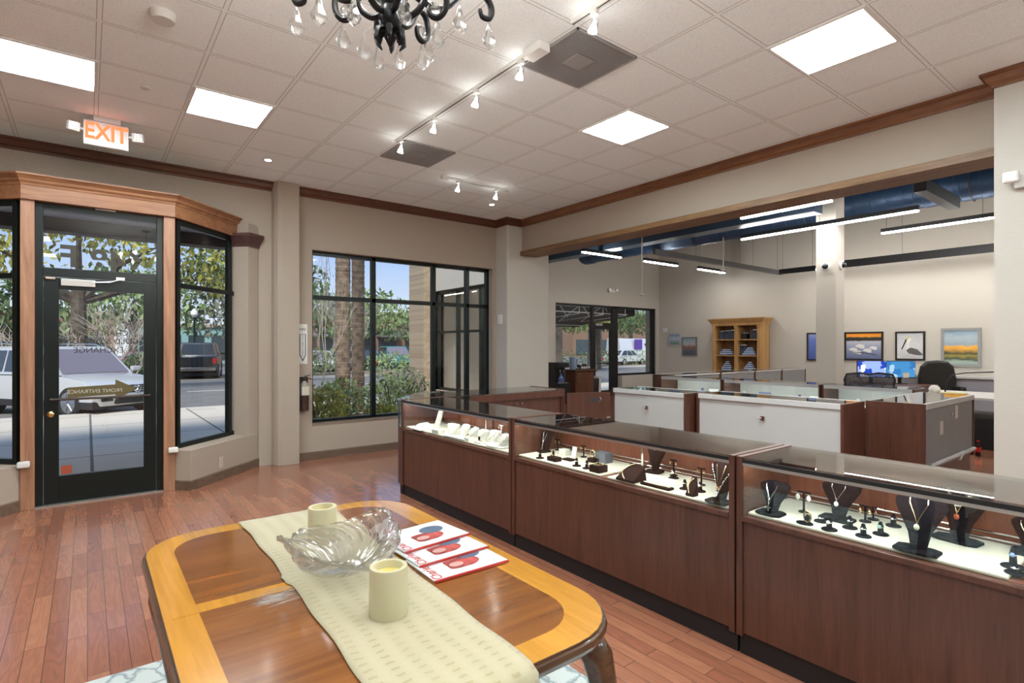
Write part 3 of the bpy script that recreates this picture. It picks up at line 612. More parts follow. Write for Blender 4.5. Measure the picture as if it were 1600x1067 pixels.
# ================= back-of-counter cases (second line) =================
GP=M_['gray_panel']; WP=M_['white_panel']; RIM=mat('rim_white',(.54,.54,.53),.25)
def back_case(x0,x1,y0,y1,label,face='-X',doors=WP,lock=True,kick=.12,body=LM,split=.5,group=None,top=None,rim=.055):
    o=thing('counter_case',label,'display case',((x0+x1)/2,(y0+y1)/2,0),group=group)
    MB().box(x0+.03,x1-.03,y0+.03,y1-.03,0,kick).build('kick_base',LM if kick>.2 else BK,o)
    MB().box(x0+.03,x1-.03,y0+.025,y1-.025,kick,kick+.03).build('bottom',body,o)
    e=.025
    if face in('-X','+X'):
        eb=((x0,x1,y0,y0+e),(x0,x1,y1-e,y1))
    else: eb=((x0,x0+e,y0,y1),(x1-e,x1,y0,y1))
    for q in eb: MB().box(*q,kick,HT-.001).build('end_panel',body,o,bevel=.002)
    # rim + glass top
    m=MB(); r=.03
    m.box(x0-.004,x0+r,y0+e,y1-e,HT-rim,HT); m.box(x1-r,x1+.004,y0+e,y1-e,HT-.02,HT)
    if face in('-Y',): m=MB(); m.box(x0+e,x1-e,y0-.004,y0+r,HT-rim,HT); m.box(x0+e,x1-e,y1-r,y1,HT-.02,HT)
    m.build('rim',RIM,o,bevel=.003)
    MB().box(x0+r,x1-r,y0+r,y1-r,HT-.008,HT-.002).build('top_glass',MT['top_glass_mirror'],o)
    if face=='-X':
        ys=y0+(y1-y0)*split
        m1=MB().box(x0+.012,x0+.022,y0+e,ys+.01,kick+.03,HT-rim).build('sliding_door',doors,o); m2=MB().box(x0+.024,x0+.034,ys-.01,y1-e,kick+.03,HT-rim).build('sliding_door',doors,o)
        if lock:
            c=MB(); c.box(x0-.012,x0+.010,ys-.03,ys+.012,HT-rim-.17,HT-rim-.13); c.tube([(x0-.01,ys+.0,HT-rim-.15),(x0-.03,ys+.035,HT-.205)],.008); c.build('lock',M_['chrome'],m1)
        for dd,yk in ((m1,y0+.07),(m2,y1-.07)): MB().lathe([(.012,0),(.012,.006)],M=Matrix.Translation((x0+.012,yk,HT-.5))@Matrix.Rotation(R(-90),4,'Y')).build('finger_pull',BK,dd)
        MB().box(x1-.006,x1,y0+e,y1-e,DK,HT-.02).build('front_glass',CGl,o)
    else:
        m1=MB().box(x0+e,x1-e,y0+.012,y0+.022,kick+.03,HT-rim).build('back_panel',doors,o)
        MB().box(x0+e,x1-e,y1-.006,y1,DK,HT-.02).build('front_glass',CGl,o)
    return o
back_case(5.35,5.85,3.70,4.80,'white back of the counter case nearest the dark staff gate')
back_case(5.50,6.00,2.12,3.66,'longest white-backed counter case, ending at the brown end panel')
g3=back_case(6.10,7.75,1.66,2.15,'gray-backed counter case with two taped paper notes','-Y',GP,kick=.30)
for x,z in ((6.62,.70),(7.12,.82)): MB().ob((x,1.669,z),(.10,.003,.13)).build('paper_note',mat('paper_note',(.62,.56,.50),.8,var=.08,vscale=30),g3)
MB().ob((6.93,1.664,.81),(.05,.03,.03)).build('lock',M_['chrome'],g3,bevel=.006)
m=MB(); m.tube([(6.3,1.65,.38),(7.7,1.65,.38)],.02); m.build('lower_rail',RIM,g3)
MB().tube([(7.1,1.64,.33),(7.25,1.64,.40)],.015).build('lower_clip',RIM,g3)
# glass fronted row and far row in the hall
def glass_case(x0,x1,y0,y1,label,axis='Y',back=GP):
    o=thing('glass_counter',label,'display case',((x0+x1)/2,(y0+y1)/2,0))
    MB().box(x0+.03,x1-.03,y0+.03,y1-.03,0,.12).build('kick_base',BK,o)
    MB().box(x0,x1,y0+.025,y1-.025,.12,DK).build('cabinet_body',LM,o)
    MB().box(x0+.03,x1-.03,y0+.03,y1-.03,DK,DK+.012).build('display_pad',M_['pad'],o)
    [MB().box(x0-.003,x1,q,q+.025,.12,HT).build('end_panel',LM,o) for q in (y0,y1-.025)]
    MB().box(x0,x0+.006,y0+.025,y1-.025,DK,HT-.02).build('front_glass',CGl,o)
    MB().box(x0,x1,y0+.025,y1-.025,HT-.008,HT).build('top_glass',MT['top_glass_mirror'],o)
    MB().box(x1-.02,x1,y0+.025,y1-.025,DK,HT-.01).build('back_panel',mat('case_back_white',(.62,.6,.58),.4),o)
    MB().box(x0-.002,x0+.010,y0+.025,y1-.025,HT-.045,HT).build('top_rail',RIM,o); MB().box(x0+.012,x0+.03,y0+.04,y1-.04,HT-.030,HT-.020).build('light_strip',emis('case_led_soft',(.9,.95,1),14),o)
    return o
gc=[glass_case(8.06,8.56,4.90,6.10,'far glass fronted case in the hall, nearest the hall door'),glass_case(8.06,8.56,3.40,4.88,'glass fronted case in the hall, middle of three beyond the white cases'),glass_case(8.06,8.56,2.30,3.38,'glass fronted case in the hall in front of the mesh chair')]
for i,(x0,x1,l) in enumerate(((8.62,10.15,'gray counter case left of and before the oak bookcase'),(10.17,11.5,'gray counter case under the left half of the oak bookcase'),(11.52,12.7,'gray counter case under the right half of the oak bookcase'),(12.72,13.9,'gray counter case right of the oak bookcase, by the column'))):
    back_case(x0,x1,6.2,6.7,l,'-Y',GP,kick=.12,rim=.03)
# small items inside the hall cases
k=0
for i in range(13):
    y=2.45+i*.27; x=8.22+(i%2)*.1
    if abs(y-3.39)<.1 or abs(y-4.89)<.1: continue
    m=MB(); 
    if i%3==0: m.box(x-.05,x+.05,y-.10,y+.10,DK+.012,DK+.05)
    elif i%3==1: m.prism([(x-.04,y-.09),(x+.05,y-.09),(x+.05,y+.09),(x-.04,y+.09)],DK+.012,DK+.10,top=[(x+.02,y-.09),(x+.05,y-.09),(x+.05,y+.09),(x+.02,y+.09)])
    else: m.lathe([(.05,0),(.05,.03),(.02,.06),(.02,.09)],(x,y,DK+.012),12)
    o=m.build('display_tray' if i%3==0 else ('display_ramp' if i%3==1 else 'display_riser'),mat('tray_blue',(.16,.18,.33),.6) if i%2 else M_['velvet_white'],bevel=.003)
    tag(o,('%s inside the %s hall case, %s'%(('low tray','sloped ramp','round riser')[i%3]+(' in slate blue' if i%2 else ' in white'),'nearest' if y<3.38 else ('middle' if y<4.88 else 'farthest'),('toward its right end','about its centre','toward its left end')[min(2,int(((y-2.3)%1.3)/.44))])),'jewelry display',group='displays inside the hall cases')
# ================= jewelry displays =================
VB=M_['velvet_brown']; VK=M_['velvet_black']; VW=M_['velvet_white']; SV=M_['silver']; GD=M_['gold']; PL=M_['pearl']
PZ=DK+.014
def at(px,py,z=PZ):
    s,c=math.sin(R(YAW)),math.cos(R(YAW)); a=(px-800)/856.2; b=-(py-541)/856.2; t=(z-1.5)/b
    return ((a*c+s)*t,(-a*s+c)*t)
def place(px,py,z=PZ):
    x,y=at(px,py,z); return (min(max(x,XF+.06),XB-.13),y,z)
def rm(loc,rz): return Matrix.Translation(loc)@Matrix.Rotation(rz,4,'Z')
def bust(px,py,h,wd,vm,label,rz=0,chain='v',metal=None,pend=None,depth=.05,cat='jewelry bust'):
    """rz=0 faces -X (toward the aisle)"""
    L_=place(px,py); o=thing('necklace_bust',label,cat,L_); h=min(h,.235); M=rm(L_,rz)
    bs=[(-.035,-wd*.42),(.035,-wd*.42),(.05,-wd*.25),(.05,wd*.25),(.035,wd*.42),(-.035,wd*.42),(-.05,wd*.25),(-.05,-wd*.25)]
    MB().prism(bs,0,.012,M=M).build('base',vm,o,bevel=.003)
    # torso: silhouette in the y,z plane, curved and leaning back
    m=MB(); rows=[]; prof=[(.012,.30),(.25,.42),(.5,.72),(.72,.98),(.84,1.0),(.90,.80),(.94,.48)]
    for t_,w_ in prof:
        row=[]
        for k in range(9):
            u=k/4-1; y=u*w_*wd/2; z=.012+t_*h*.93; x=.012+t_*h*.22-.035*(1-u*u)*(1-.3*t_)
            row.append((x,y,z))
        rows.append(row)
    V=[[m.b.verts.new(M@Vector(p)) for p in r_] for r_ in rows]; W=[[m.b.verts.new(M@Vector((p[0]+.022,p[1]*.96,p[2]))) for p in r_] for r_ in rows]
    n=len(rows)
    for i in range(n-1):
        for k in range(8):
            m.b.faces.new([V[i][k],V[i][k+1],V[i+1][k+1],V[i+1][k]]); m.b.faces.new([W[i][k],W[i+1][k],W[i+1][k+1],W[i][k+1]])
        m.b.faces.new([V[i][0],V[i+1][0],W[i+1][0],W[i][0]]); m.b.faces.new([V[i][8],W[i][8],W[i+1][8],V[i+1][8]])
    for k in range(8): m.b.faces.new([V[0][k],W[0][k],W[0][k+1],V[0][k+1]]); m.b.faces.new([V[-1][k],V[-1][k+1],W[-1][k+1],W[-1][k]])
    m.build('torso',vm,o,smooth=True)
    MB().lathe([(wd*.22,0),(wd*.17,h*.06),(wd*.15,h*.115),(wd*.12,h*.125)],n=14,M=M@Matrix.Translation((.02+.20*h,0,h*.86))@Matrix.Rotation(R(-8),4,'Y'),sx=.55).build('neck',vm,o,smooth=True)
    def sf(u,t_):   # point on torso front
        w_=1.0
        for (a,b),(c_,d_) in zip(prof,prof[1:]):
            if a<=t_<=c_: w_=b+(d_-b)*(t_-a)/(c_-a)
        return M@Vector((.006+t_*h*.22-.035*(1-u*u)*(1-.3*t_),u*w_*wd/2,.012+t_*h*.93))
    mt=metal or SV
    if chain in('v','v2','pearl'):
        pts=[sf(-.42,.90)]+[sf(-.40+.40*i/7,.88-.42*(i/7)) for i in range(1,7)]; e_=sf(0,.46)
        pts=pts+[e_]+[sf(.40*i/7,.46+.42*i/7) for i in range(1,8)]+[sf(.42,.90)]
        MB().tube(pts,.0016,5).build('chain',mt,o)
        if pend: MB().ball((e_.x-.004,e_.y,e_.z-.012),.010,10,7,(.7,1,1.2)).build('pendant',pend,o)
    if chain=='cross':
        for a_,bb in ((.88,.40),(.88,.22)):
            e_=sf(0,bb); pts=[sf(-.42+.42*i/7,a_-(a_-bb)*i/7) for i in range(8)]+[sf(.42*i/7,bb+(a_-bb)*i/7) for i in range(1,8)]; MB().tube(pts,.0014,5).build('chain',mt,o)
        m=MB(); m.ob(e_+Vector((-.003,0,-.012)),(.003,.005,.026)); m.ob(e_+Vector((-.003,0,-.008)),(.003,.017,.005)); m.build('cross_pendant',SV,o)
    if chain=='pearl':
        for a_,bb in ((.86,.70),(.88,.60)):
            m=MB()
            for i in range(25):
                u=-1+i/12; q=sf(u*.48,bb+(a_-bb)*u*u); m.ball(q,.0036,6,5)
            m.build('pearl_strand',PL,o,smooth='all')
    if chain=='collar':
        m=MB()
        for i in range(17):
            u=-1+i/8; q=sf(u*.45,.74+.12*u*u); m.ball(q,.005,6,5)
        m.build('collar_necklace',mt,o,smooth='all')
    if chain=='heavy':
        m=MB()
        for i in range(31):
            u=-1+i/15; q=sf(u*.8,.12+.72*abs(u)**1.3); m.ball(q,.0048,6,4,(.6,1,1.6 if i%2 else .9))
        m.build('link_chain',SV,o,smooth='all')
        e_=sf(0,.35); MB().tube([sf(-.4,.88),sf(-.22,.6),e_,sf(.22,.6),sf(.4,.88)],.002,5).build('chain',GD,o)
        m=MB()
        for i in range(5): m.ball(e_+Vector((-.004,.006*math.cos(i*1.257),.006*math.sin(i*1.257)-.008)),.004,6,4)
        m.build('flower_pendant',GD,o,smooth='all')
    return o
def ring_stand(px,py,label,vm=VK,h=.055,metal=SV,r=.03,stone=None):
    L_=place(px,py); o=thing('ring_stand',label,'ring stand',L_)
    MB().lathe([(r,0),(r,.004),(r*.9,.006)],L_,18).build('base',vm,o,smooth=True)
    MB().lathe([(.012,.006),(.0095,h*.75),(.006,h*.97),(.002,h)],L_,14).build('cone',vm,o,smooth=True)
    t=MB(); c=Vector(L_)+Vector((0,0,h*.62)); t.tube([c+Vector((.0112*math.cos(a),.0112*math.sin(a),.002*math.cos(a))) for a in [i*PI/8 for i in range(16)]],.0016,6,closed=True); rr=t.build('ring',metal,o,smooth='all')
    MB().ball(c+Vector((-.013,0,.001)),.0045 if stone is None else .008,8,6).build('ring_stone',stone or mat('diamond',(.95,.95,.97),.05,spec=1),rr)
    return o
def earring_stand(px,py,label,vm=VK,h=.09,w_=.05,em=GD,style='T',s=.006):
    L_=place(px,py); o=thing('earring_stand',label,'earring stand',L_); M=rm(L_,0)
    MB().lathe([(.024,0),(.024,.004),(.006,.006)],L_,16).build('base',vm,o,smooth=True)
    m=MB(); m.box(-.003,.003,-.004,.004,.004,h,M=M); m.box(-.004,.004,-w_/2,w_/2,h-.008,h,M=M); m.build('t_bar',vm,o)
    for sy in (-1,1):
        e=MB(); p=M@Vector((-.007,sy*w_*.42,h-.010)); e.tube([p,p+Vector((0,0,-.008))],.0012,5); e.ball(p+Vector((0,0,-.008-s)),s,8,6,(.7,1,1.3)); e.build('earring',em,o,smooth='all')
    return o
# --- nearest case: black velvet ---
bust(1204,803,.155,.14,VK,'black velvet bust with silver cross necklace beside the case divider',chain='cross')
bust(1308,812,.175,.165,VK,'black velvet bust with round white pendant, middle of the nearest case',chain='v',pend=mat('gem_white',(.9,.9,.92),.1))
bust(1432,862,.225,.175,VK,'large black velvet bust with fine gold chain and pale drop, front of the nearest case',chain='v',metal=GD,pend=mat('gem_pale',(.6,.62,.45),.15))
bust(1495,845,.235,.19,VK,'large black velvet bust with two pearl strands and red-brown pendant',chain='pearl',metal=GD,pend=mat('gem_red',(.35,.07,.02),.15),rz=R(-8))
bust(1606,862,.13,.10,VK,'black velvet bust cut off by the right edge of the photo',chain='v',metal=GD)
earring_stand(1256,800,'tall black stand holding two round pearl studs',h=.10,w_=.06,em=PL,s=.011)
earring_stand(1352,815,'black earring stand with gold bow drops',h=.075,w_=.045,em=GD,s=.009)
earring_stand(1388,800,'small black earring stand behind the large front bust',h=.06,w_=.03,em=mat('rose_gold',(.7,.4,.25),.2,metal=1))
ring_stand(1293,829,'black ring stand with large white stone, before the round-pendant bust',stone=M_['pearl'],r=.032)
ring_stand(1283,815,'low black ring stand half hidden behind the large-stone ring',h=.03)
ring_stand(1328,825,'black ring stand with diagonal silver band, third in the front line')
ring_stand(1349,838,'black ring stand nearest the glass below the gold bow earrings')
ring_stand(1376,835,'black ring stand just left of the large front bust',stone=mat('gem_green',(.3,.5,.45),.1))
ring_stand(1396,822,'black ring stand partly behind the large front bust')
ring_stand(1583,886,'black ring stand with blue stone on the far right pad',h=.075,stone=mat('gem_blue',(.2,.3,.6),.1),r=.036)
ring_stand(1586,896,'low black oval ring stand at the glass on the far right pad',h=.035,metal=SV)
L_=place(1253,820); o=thing('bangle_stand','gold bangle standing on an oval black velvet base','bangle stand',L_)
MB().lathe([(.036,0),(.036,.005),(.033,.007)],L_,20,sx=.75).build('base',VK,o,smooth=True)
MB().tube([(L_[0]+.002*math.cos(a),L_[1]+.016*math.cos(a)-.012,L_[2]+.034+.026*math.sin(a)) for a in [i*PI/10 for i in range(20)]],.0042,7,closed=True).build('bangle',GD,o,smooth='all')
MB().ball((L_[0],L_[1]-.012,L_[2]+.03),.012,10,7,(1,.8,1.4)).build('cushion',VK,o)
# --- middle case: brown velvet ---
bust(850,706,.165,.10,VB,'brown velvet bust with silver chains at the left end of the middle case',chain='cross')
bust(1022,738,.19,.13,VB,'leaning brown velvet bust with white tag and silver collar',chain='collar',rz=R(15))
bust(1120,786,.215,.145,VB,'large brown velvet bust with silver link chain beside the case divider',chain='heavy')
for px,py,l in ((843,716,'brown ring stand at the left end of the middle case'),(901,728,'gray-brown ring stand in front of the white leaning card'),(917,732,'brown ring stand left of the octagonal bracelet cushion'),(1046,760,'brown ring stand right of the open white box'),(1053,747,'brown ring stand below the gold hoop earrings'),(1094,768,'brown ring stand left of the large bust'),(1070,764,'low brown ring stand behind the sloped ramp')):
    ring_stand(px,py,l,vm=VB,metal=GD,stone=mat('gem_white',(.9,.9,.92),.1) if px in(1053,1094) else None)
for px,py,l in ((878,702,'slim brown earring stand near the left end of the middle case'),(912,714,'slim brown earring stand behind the gray ring stand'),(1057,742,'brown T stand with gold hoop earrings'),(1096,758,'brown T stand with gold earrings left of the large bust')):
    earring_stand(px,py,l,vm=VB,h=.085 if px<1000 else .10)
def boxobj(name,px,py,dims,vm,label,cat,rz=0,tilt=0,extra=None,lift=0):
    L_=place(px,py); o=thing(name,label,cat,L_); M=rm(L_,rz)
    MB().box(-dims[0]/2,dims[0]/2,-dims[1]/2,dims[1]/2,0,dims[2],M=M@Matrix.Rotation(tilt,4,'Y')).build('body',vm,o,bevel=.004)
    if extra: extra(o,M,dims)
    return o
def pearls(o,M,d):
    m=MB()
    for i in range(18):
        a=i*PI/9; m.ball(M@Vector((d[0]*.36*math.cos(a),d[1]*.36*math.sin(a),d[2]+.004)),.0035,6,4)
    m.build('bracelet',GD,o,smooth='all'); MB().lathe([(.004,0),(.003,.03),(.007,.034),(.002,.04)],M=M@Matrix.Translation((0,0,d[2]))).build('centre_post',VB,o)
def bits(o,M,d):
    m=MB()
    for i in range(5): m.ball(M@Vector((0,(i-2)*d[1]*.18,d[2]+.006)),.006,6,5,(.5,1,1.2))
    m.build('rings',GD,o,smooth='all'); MB().lathe([(.01,0),(.007,.035),(.002,.04)],M=M@Matrix.Translation((.01,.02,d[2]))).build('cone',VB,o)
boxobj('ring_tray',866,720,(.06,.09,.03),VB,'brown oval ring tray with several gold rings','ring tray',extra=bits)
boxobj('bracelet_cushion',935,737,(.085,.085,.045),VB,'round brown bracelet cushion ringed with small beads','bracelet cushion',extra=pearls)
boxobj('display_block',942,722,(.08,.11,.07),mat('velvet_gray',(.11,.12,.15),.9),'tall gray-brown velvet block behind the beaded cushion','display block')
boxobj('watch_block',926,722,(.05,.06,.03),VB,'low brown block with a gold rimmed medallion','display block',extra=lambda o,M,d:MB().tube([M@Vector((0,.022*math.cos(a),d[2]+.028+.026*math.sin(a))) for a in [i*PI/10 for i in range(20)]],.004,6,closed=True).build('medallion_ring',M_['gold'],o,smooth='all'))
boxobj('white_gift_box',882,711,(.05,.07,.045),VW,'small white box behind the brown slab','gift box')
boxobj('display_slab',889,719,(.06,.09,.012),VB,'thin brown slab in front of the white box','display slab')
boxobj('price_card',896,714,(.006,.045,.075),mat('card_white',(.75,.75,.73),.6),'upright white card leaning back behind the brown slab','card',tilt=R(12))
def lid(o,M,d):
    MB().box(.026,.032,-d[1]/2,d[1]/2,.012,.062,M=M@Matrix.Rotation(R(14),4,'Y')).build('lid',mat('lid_white',(.72,.72,.74),.5),o,bevel=.003)
    MB().tube([M@Vector((0,-d[1]*.45,d[2]+.002)),M@Vector((0,d[1]*.45,d[2]+.002))],.003,6).build('bracelet',M_['gold'],o)
boxobj('bracelet_box',1010,765,(.05,.20,.014),VB,'long open bracelet box with white satin lid','jewelry box',extra=lid)
def rampob(px,py,w_,dp,h,vm,label,rz=0,chain=True):
    L_=place(px,py); o=thing('display_ramp',label,'display ramp',L_); M=rm(L_,rz)
    m=MB(); v=[m.b.verts.new(M@Vector(p)) for p in ((-dp/2,-w_/2,0),(-dp/2,w_/2,0),(dp/2,w_/2,0),(dp/2,-w_/2,0),(-dp/2,-w_/2,.012),(-dp/2,w_/2,.012),(dp/2,w_/2*.8,h),(dp/2,-w_/2*.8,h))]
    for f in ((0,1,2,3),(4,7,6,5),(0,4,5,1),(3,2,6,7),(0,3,7,4),(1,5,6,2)): m.b.faces.new([v[i] for i in f])
    m.build('body',vm,o,bevel=.004)
    if chain: MB().tube([M@Vector((-dp/2+dp*t,w_*.42*math.sin(t*3.0)-.0,.016+(h-.01)*t)) for t in [i/10 for i in range(11)]],.003,6).build('chain',SV if vm is VW else GD,o,smooth='all')
    return o
rampob(986,750,.14,.12,.085,VB,'brown velvet ramp with a draped gold chain, front of the middle case')
rampob(1076,776,.05,.05,.085,VB,'narrow steep brown ramp before the gold T stands')
rampob(1082,764,.04,.05,.07,VB,'small dark ramp behind the narrow steep one',chain=False)
# --- first case: all white ---
W=lambda *a,**k:None
rampob(651,671,.20,.16,.05,VW,'low wide white leatherette ramp at the window end')
bust(682,667,.17,.12,VW,'tall white curved bust leaning at the window end',rz=R(-35),chain='none')
boxobj('bracelet_cushion',671,678,(.07,.12,.035),VW,'low rounded white cushion beside the tall curved bust','bracelet cushion')
bust(697,682,.11,.15,VW,'squat white bust left of the reclining one',chain='v',rz=R(10))
rampob(706,687,.22,.08,.02,VW,'flat white display plate lying in front of the squat bust',chain=False)
bust(722,684,.12,.15,VW,'reclining white bust with silver chain',chain='v',rz=R(-20))
rampob(738,680,.09,.10,.07,VW,'white ramp behind the cushion with gold clasp')
boxobj('bracelet_cushion',727,689,(.06,.08,.03),VW,'white cushion carrying a pale gold clasp bracelet','bracelet cushion',extra=lambda o,M,d:MB().tube([M@Vector((0,.03*math.cos(a),d[2]+.025*abs(math.sin(a)))) for a in [i*PI/10 for i in range(20)]],.004,6,closed=True).build('bracelet',GD,o,smooth='all'))
bust(751,690,.10,.11,VW,'small white bust draped with silver, fourth from the window',chain='heavy')
bust(768,694,.115,.11,VW,'white bust draped with silver, nearest but one to the case divider',chain='heavy')
rampob(756,700,.12,.07,.03,VW,'low white ramp before the silver-draped busts',chain=False)
bust(785,700,.11,.10,VW,'white bust touching the first case divider',chain='heavy')
earring_stand(783,690,'white T stand above the last white bust',vm=VW,h=.14,em=SV)
boxobj('ring_tray',738,694,(.05,.10,.015),VW,'thin white tray along the glass near the divider','ring tray',extra=bits)
# ================= table and what lies on it =================
TZ=.76
tb_=thing('dining_table','glossy inlaid wooden dining table with rounded corners and curved legs','table',(.68,1.74,0))
def rrect(x0,x1,y0,y1,r,n=8,notch=True):
    pts=[]
    for cx,cy,a0 in ((x1-r,y0+r,-90),(x1-r,y1-r,0),(x0+r,y1-r,90),(x0+r,y0+r,180)):
        a1=R(a0); 
        for i in range(n+1):
            a=R(a0+90*i/n); pts.append((cx+r*math.cos(a),cy+r*math.sin(a)))
    return pts
tx0,tx1,ty0,ty1=.15,1.20,.97,2.53
inl=wood('inlay_dark',(.16,.052,.010),(.27,.095,.018),'X',.45,.16,coat=.7,dist=3)
bnd=wood('border_honey',(.44,.19,.02),(.62,.29,.035),'Y',.6,.16,coat=.7)
edg=wood('edge_dark',(.045,.02,.01),(.12,.055,.025),'X',.7,.22,coat=.6)
o_=rrect(tx0+.012,tx1-.012,ty0+.012,ty1-.012,.215)
MB().prism(o_,TZ-.012,TZ-.0005).build('border_band',bnd,tb_)
m=MB(); i_=rrect(tx0+.095,tx1-.115,ty0+.095,ty1-.095,.15); m.prism(i_,TZ-.004,TZ); m.build('inlaid_field',inl,tb_)
MB().box(tx0+.03,tx1-.115,1.735,1.795,TZ-.003,TZ+.0006).build('cross_band',bnd,tb_)
scm=mat('scuff',(.36,.30,.25),.7,var=.3,vscale=40)
def scuff_mat():
    m,n,out=nodes('scuff_wear'); b=N(n,'ShaderNodeBsdfPrincipled'); b.inputs['Base Color'].default_value=rgb((.42,.36,.32)); b.inputs['Roughness'].default_value=.6; tr=N(n,'ShaderNodeBsdfTransparent')
    t=N(n,'ShaderNodeTexCoord'); mp=N(n,'ShaderNodeMapping'); mp.inputs['Scale'].default_value=(12,90,1); mp.inputs['Rotation'].default_value=(0,0,R(8)); L(n,t.outputs['Object'],mp.inputs[0]); no=N(n,'ShaderNodeTexNoise',Scale=1,Detail=6,Roughness=.7); L(n,mp.outputs[0],no.inputs['Vector'])
    ln=N(n,'ShaderNodeVectorMath',operation='LENGTH'); vs=N(n,'ShaderNodeVectorMath',operation='MULTIPLY_ADD'); vs.inputs[1].default_value=(1/.13,1/.11,0); vs.inputs[2].default_value=(-.45/.13,-1.70/.11,0); L(n,t.outputs['Object'],vs.inputs[0]); L(n,vs.outputs[0],ln.inputs[0])
    s1=N(n,'ShaderNodeMath',operation='MULTIPLY_ADD'); s1.inputs[1].default_value=-.35; s1.inputs[2].default_value=.0; L(n,ln.outputs['Value'],s1.inputs[0]); a=N(n,'ShaderNodeMath',operation='ADD'); L(n,no.outputs[0],a.inputs[0]); L(n,s1.outputs[0],a.inputs[1])
    mr=N(n,'ShaderNodeMapRange'); mr.inputs[1].default_value=.28; mr.inputs[2].default_value=.5; mr.inputs[4].default_value=.75; L(n,a.outputs[0],mr.inputs[0]); mx=N(n,'ShaderNodeMixShader'); L(n,mr.outputs[0],mx.inputs[0]); L(n,tr.outputs[0],mx.inputs[1]); L(n,b.outputs[0],mx.inputs[2]); L(n,mx.outputs[0],out.inputs[0]); return m
sm=MB(); sm.quad((.30,1.56,TZ+.0012),(.52,1.56,TZ+.0012),(.52,1.84,TZ+.0012),(.30,1.84,TZ+.0012)); so_=sm.build('worn_patch',scuff_mat(),tb_)
so_.data.transform(Matrix.Translation(Vector((.68,1.74,0)))); so_.location=(-.68,-1.74,0)
pth=rrect(tx0+.014,tx1-.014,ty0+.014,ty1-.014,.213)
MB().sweep(pth,[(0,TZ-.002),(0,TZ-.04),(-.004,TZ-.042),(-.012,TZ-.034),(-.016,TZ-.022),(-.012,TZ-.010),(-.005,TZ-.008),(-.004,TZ-.002)],closed=True).build('moulded_edge',edg,tb_,smooth=True)
MB().prism(rrect(tx0+.02,tx1-.02,ty0+.02,ty1-.02,.2),TZ-.035,TZ-.0125).build('core',edg,tb_)
MB().prism(rrect(tx0+.1,tx1-.1,ty0+.1,ty1-.1,.08),TZ-.11,TZ-.0355).build('apron',edg,tb_)
for lx,ly,sx_,sy_ in ((tx0+.11,ty0+.12,-1,-1),(tx1-.11,ty0+.12,1,-1),(tx0+.11,ty1-.12,-1,1),(tx1-.11,ty1-.12,1,1)):
    pts=[];rr=[]
    for z,o1,r1 in ((TZ-.05,.0,.045),(TZ-.12,.03,.045),(TZ-.22,.045,.038),(.40,.025,.028),(.22,.0,.022),(.10,.01,.020),(.06,.035,.024),(.03,.05,.014)): pts.append((lx+sx_*o1,ly+sy_*o1,z)); rr.append(r1)
    lg=MB().tube(pts,rr,12).build('leg',edg,tb_,smooth='all'); MB().ball((lx+sx_*.05,ly+sy_*.05,.0265),.03,12,8,(1,1,.5)).build('foot',edg,lg,smooth='all')
# rug
def rug_mat():
    m,n,out=nodes('rug_gray'); b=N(n,'ShaderNodeBsdfPrincipled'); L(n,b.outputs[0],out.inputs[0]); b.inputs['Roughness'].default_value=.95
    t=N(n,'ShaderNodeTexCoord'); v=N(n,'ShaderNodeTexVoronoi',Scale=11,feature='DISTANCE_TO_EDGE'); no=N(n,'ShaderNodeTexNoise',Scale=4,Detail=5); L(n,t.outputs['Object'],no.inputs['Vector'])
    mx=N(n,'ShaderNodeMix',data_type='RGBA'); mx.inputs[0].default_value=.25; L(n,t.outputs['Object'],mx.inputs[6]); L(n,no.outputs[1],mx.inputs[7]); L(n,mx.outputs[2],v.inputs['Vector'])
    r=N(n,'ShaderNodeValToRGB'); r.color_ramp.elements[0].color=rgb((.20,.25,.26)); r.color_ramp.elements[1].position=.12; r.color_ramp.elements[1].color=rgb((.50,.54,.52)); L(n,v.outputs[0],r.inputs[0]); L(n,r.outputs[0],b.inputs['Base Color']); return m
rg=MB().box(-.55,1.78,.30,3.08,.001,.010); tag(rg.build('area_rug',rug_mat(),bevel=.003),'pale blue-gray patterned rug under the dining table','rug')
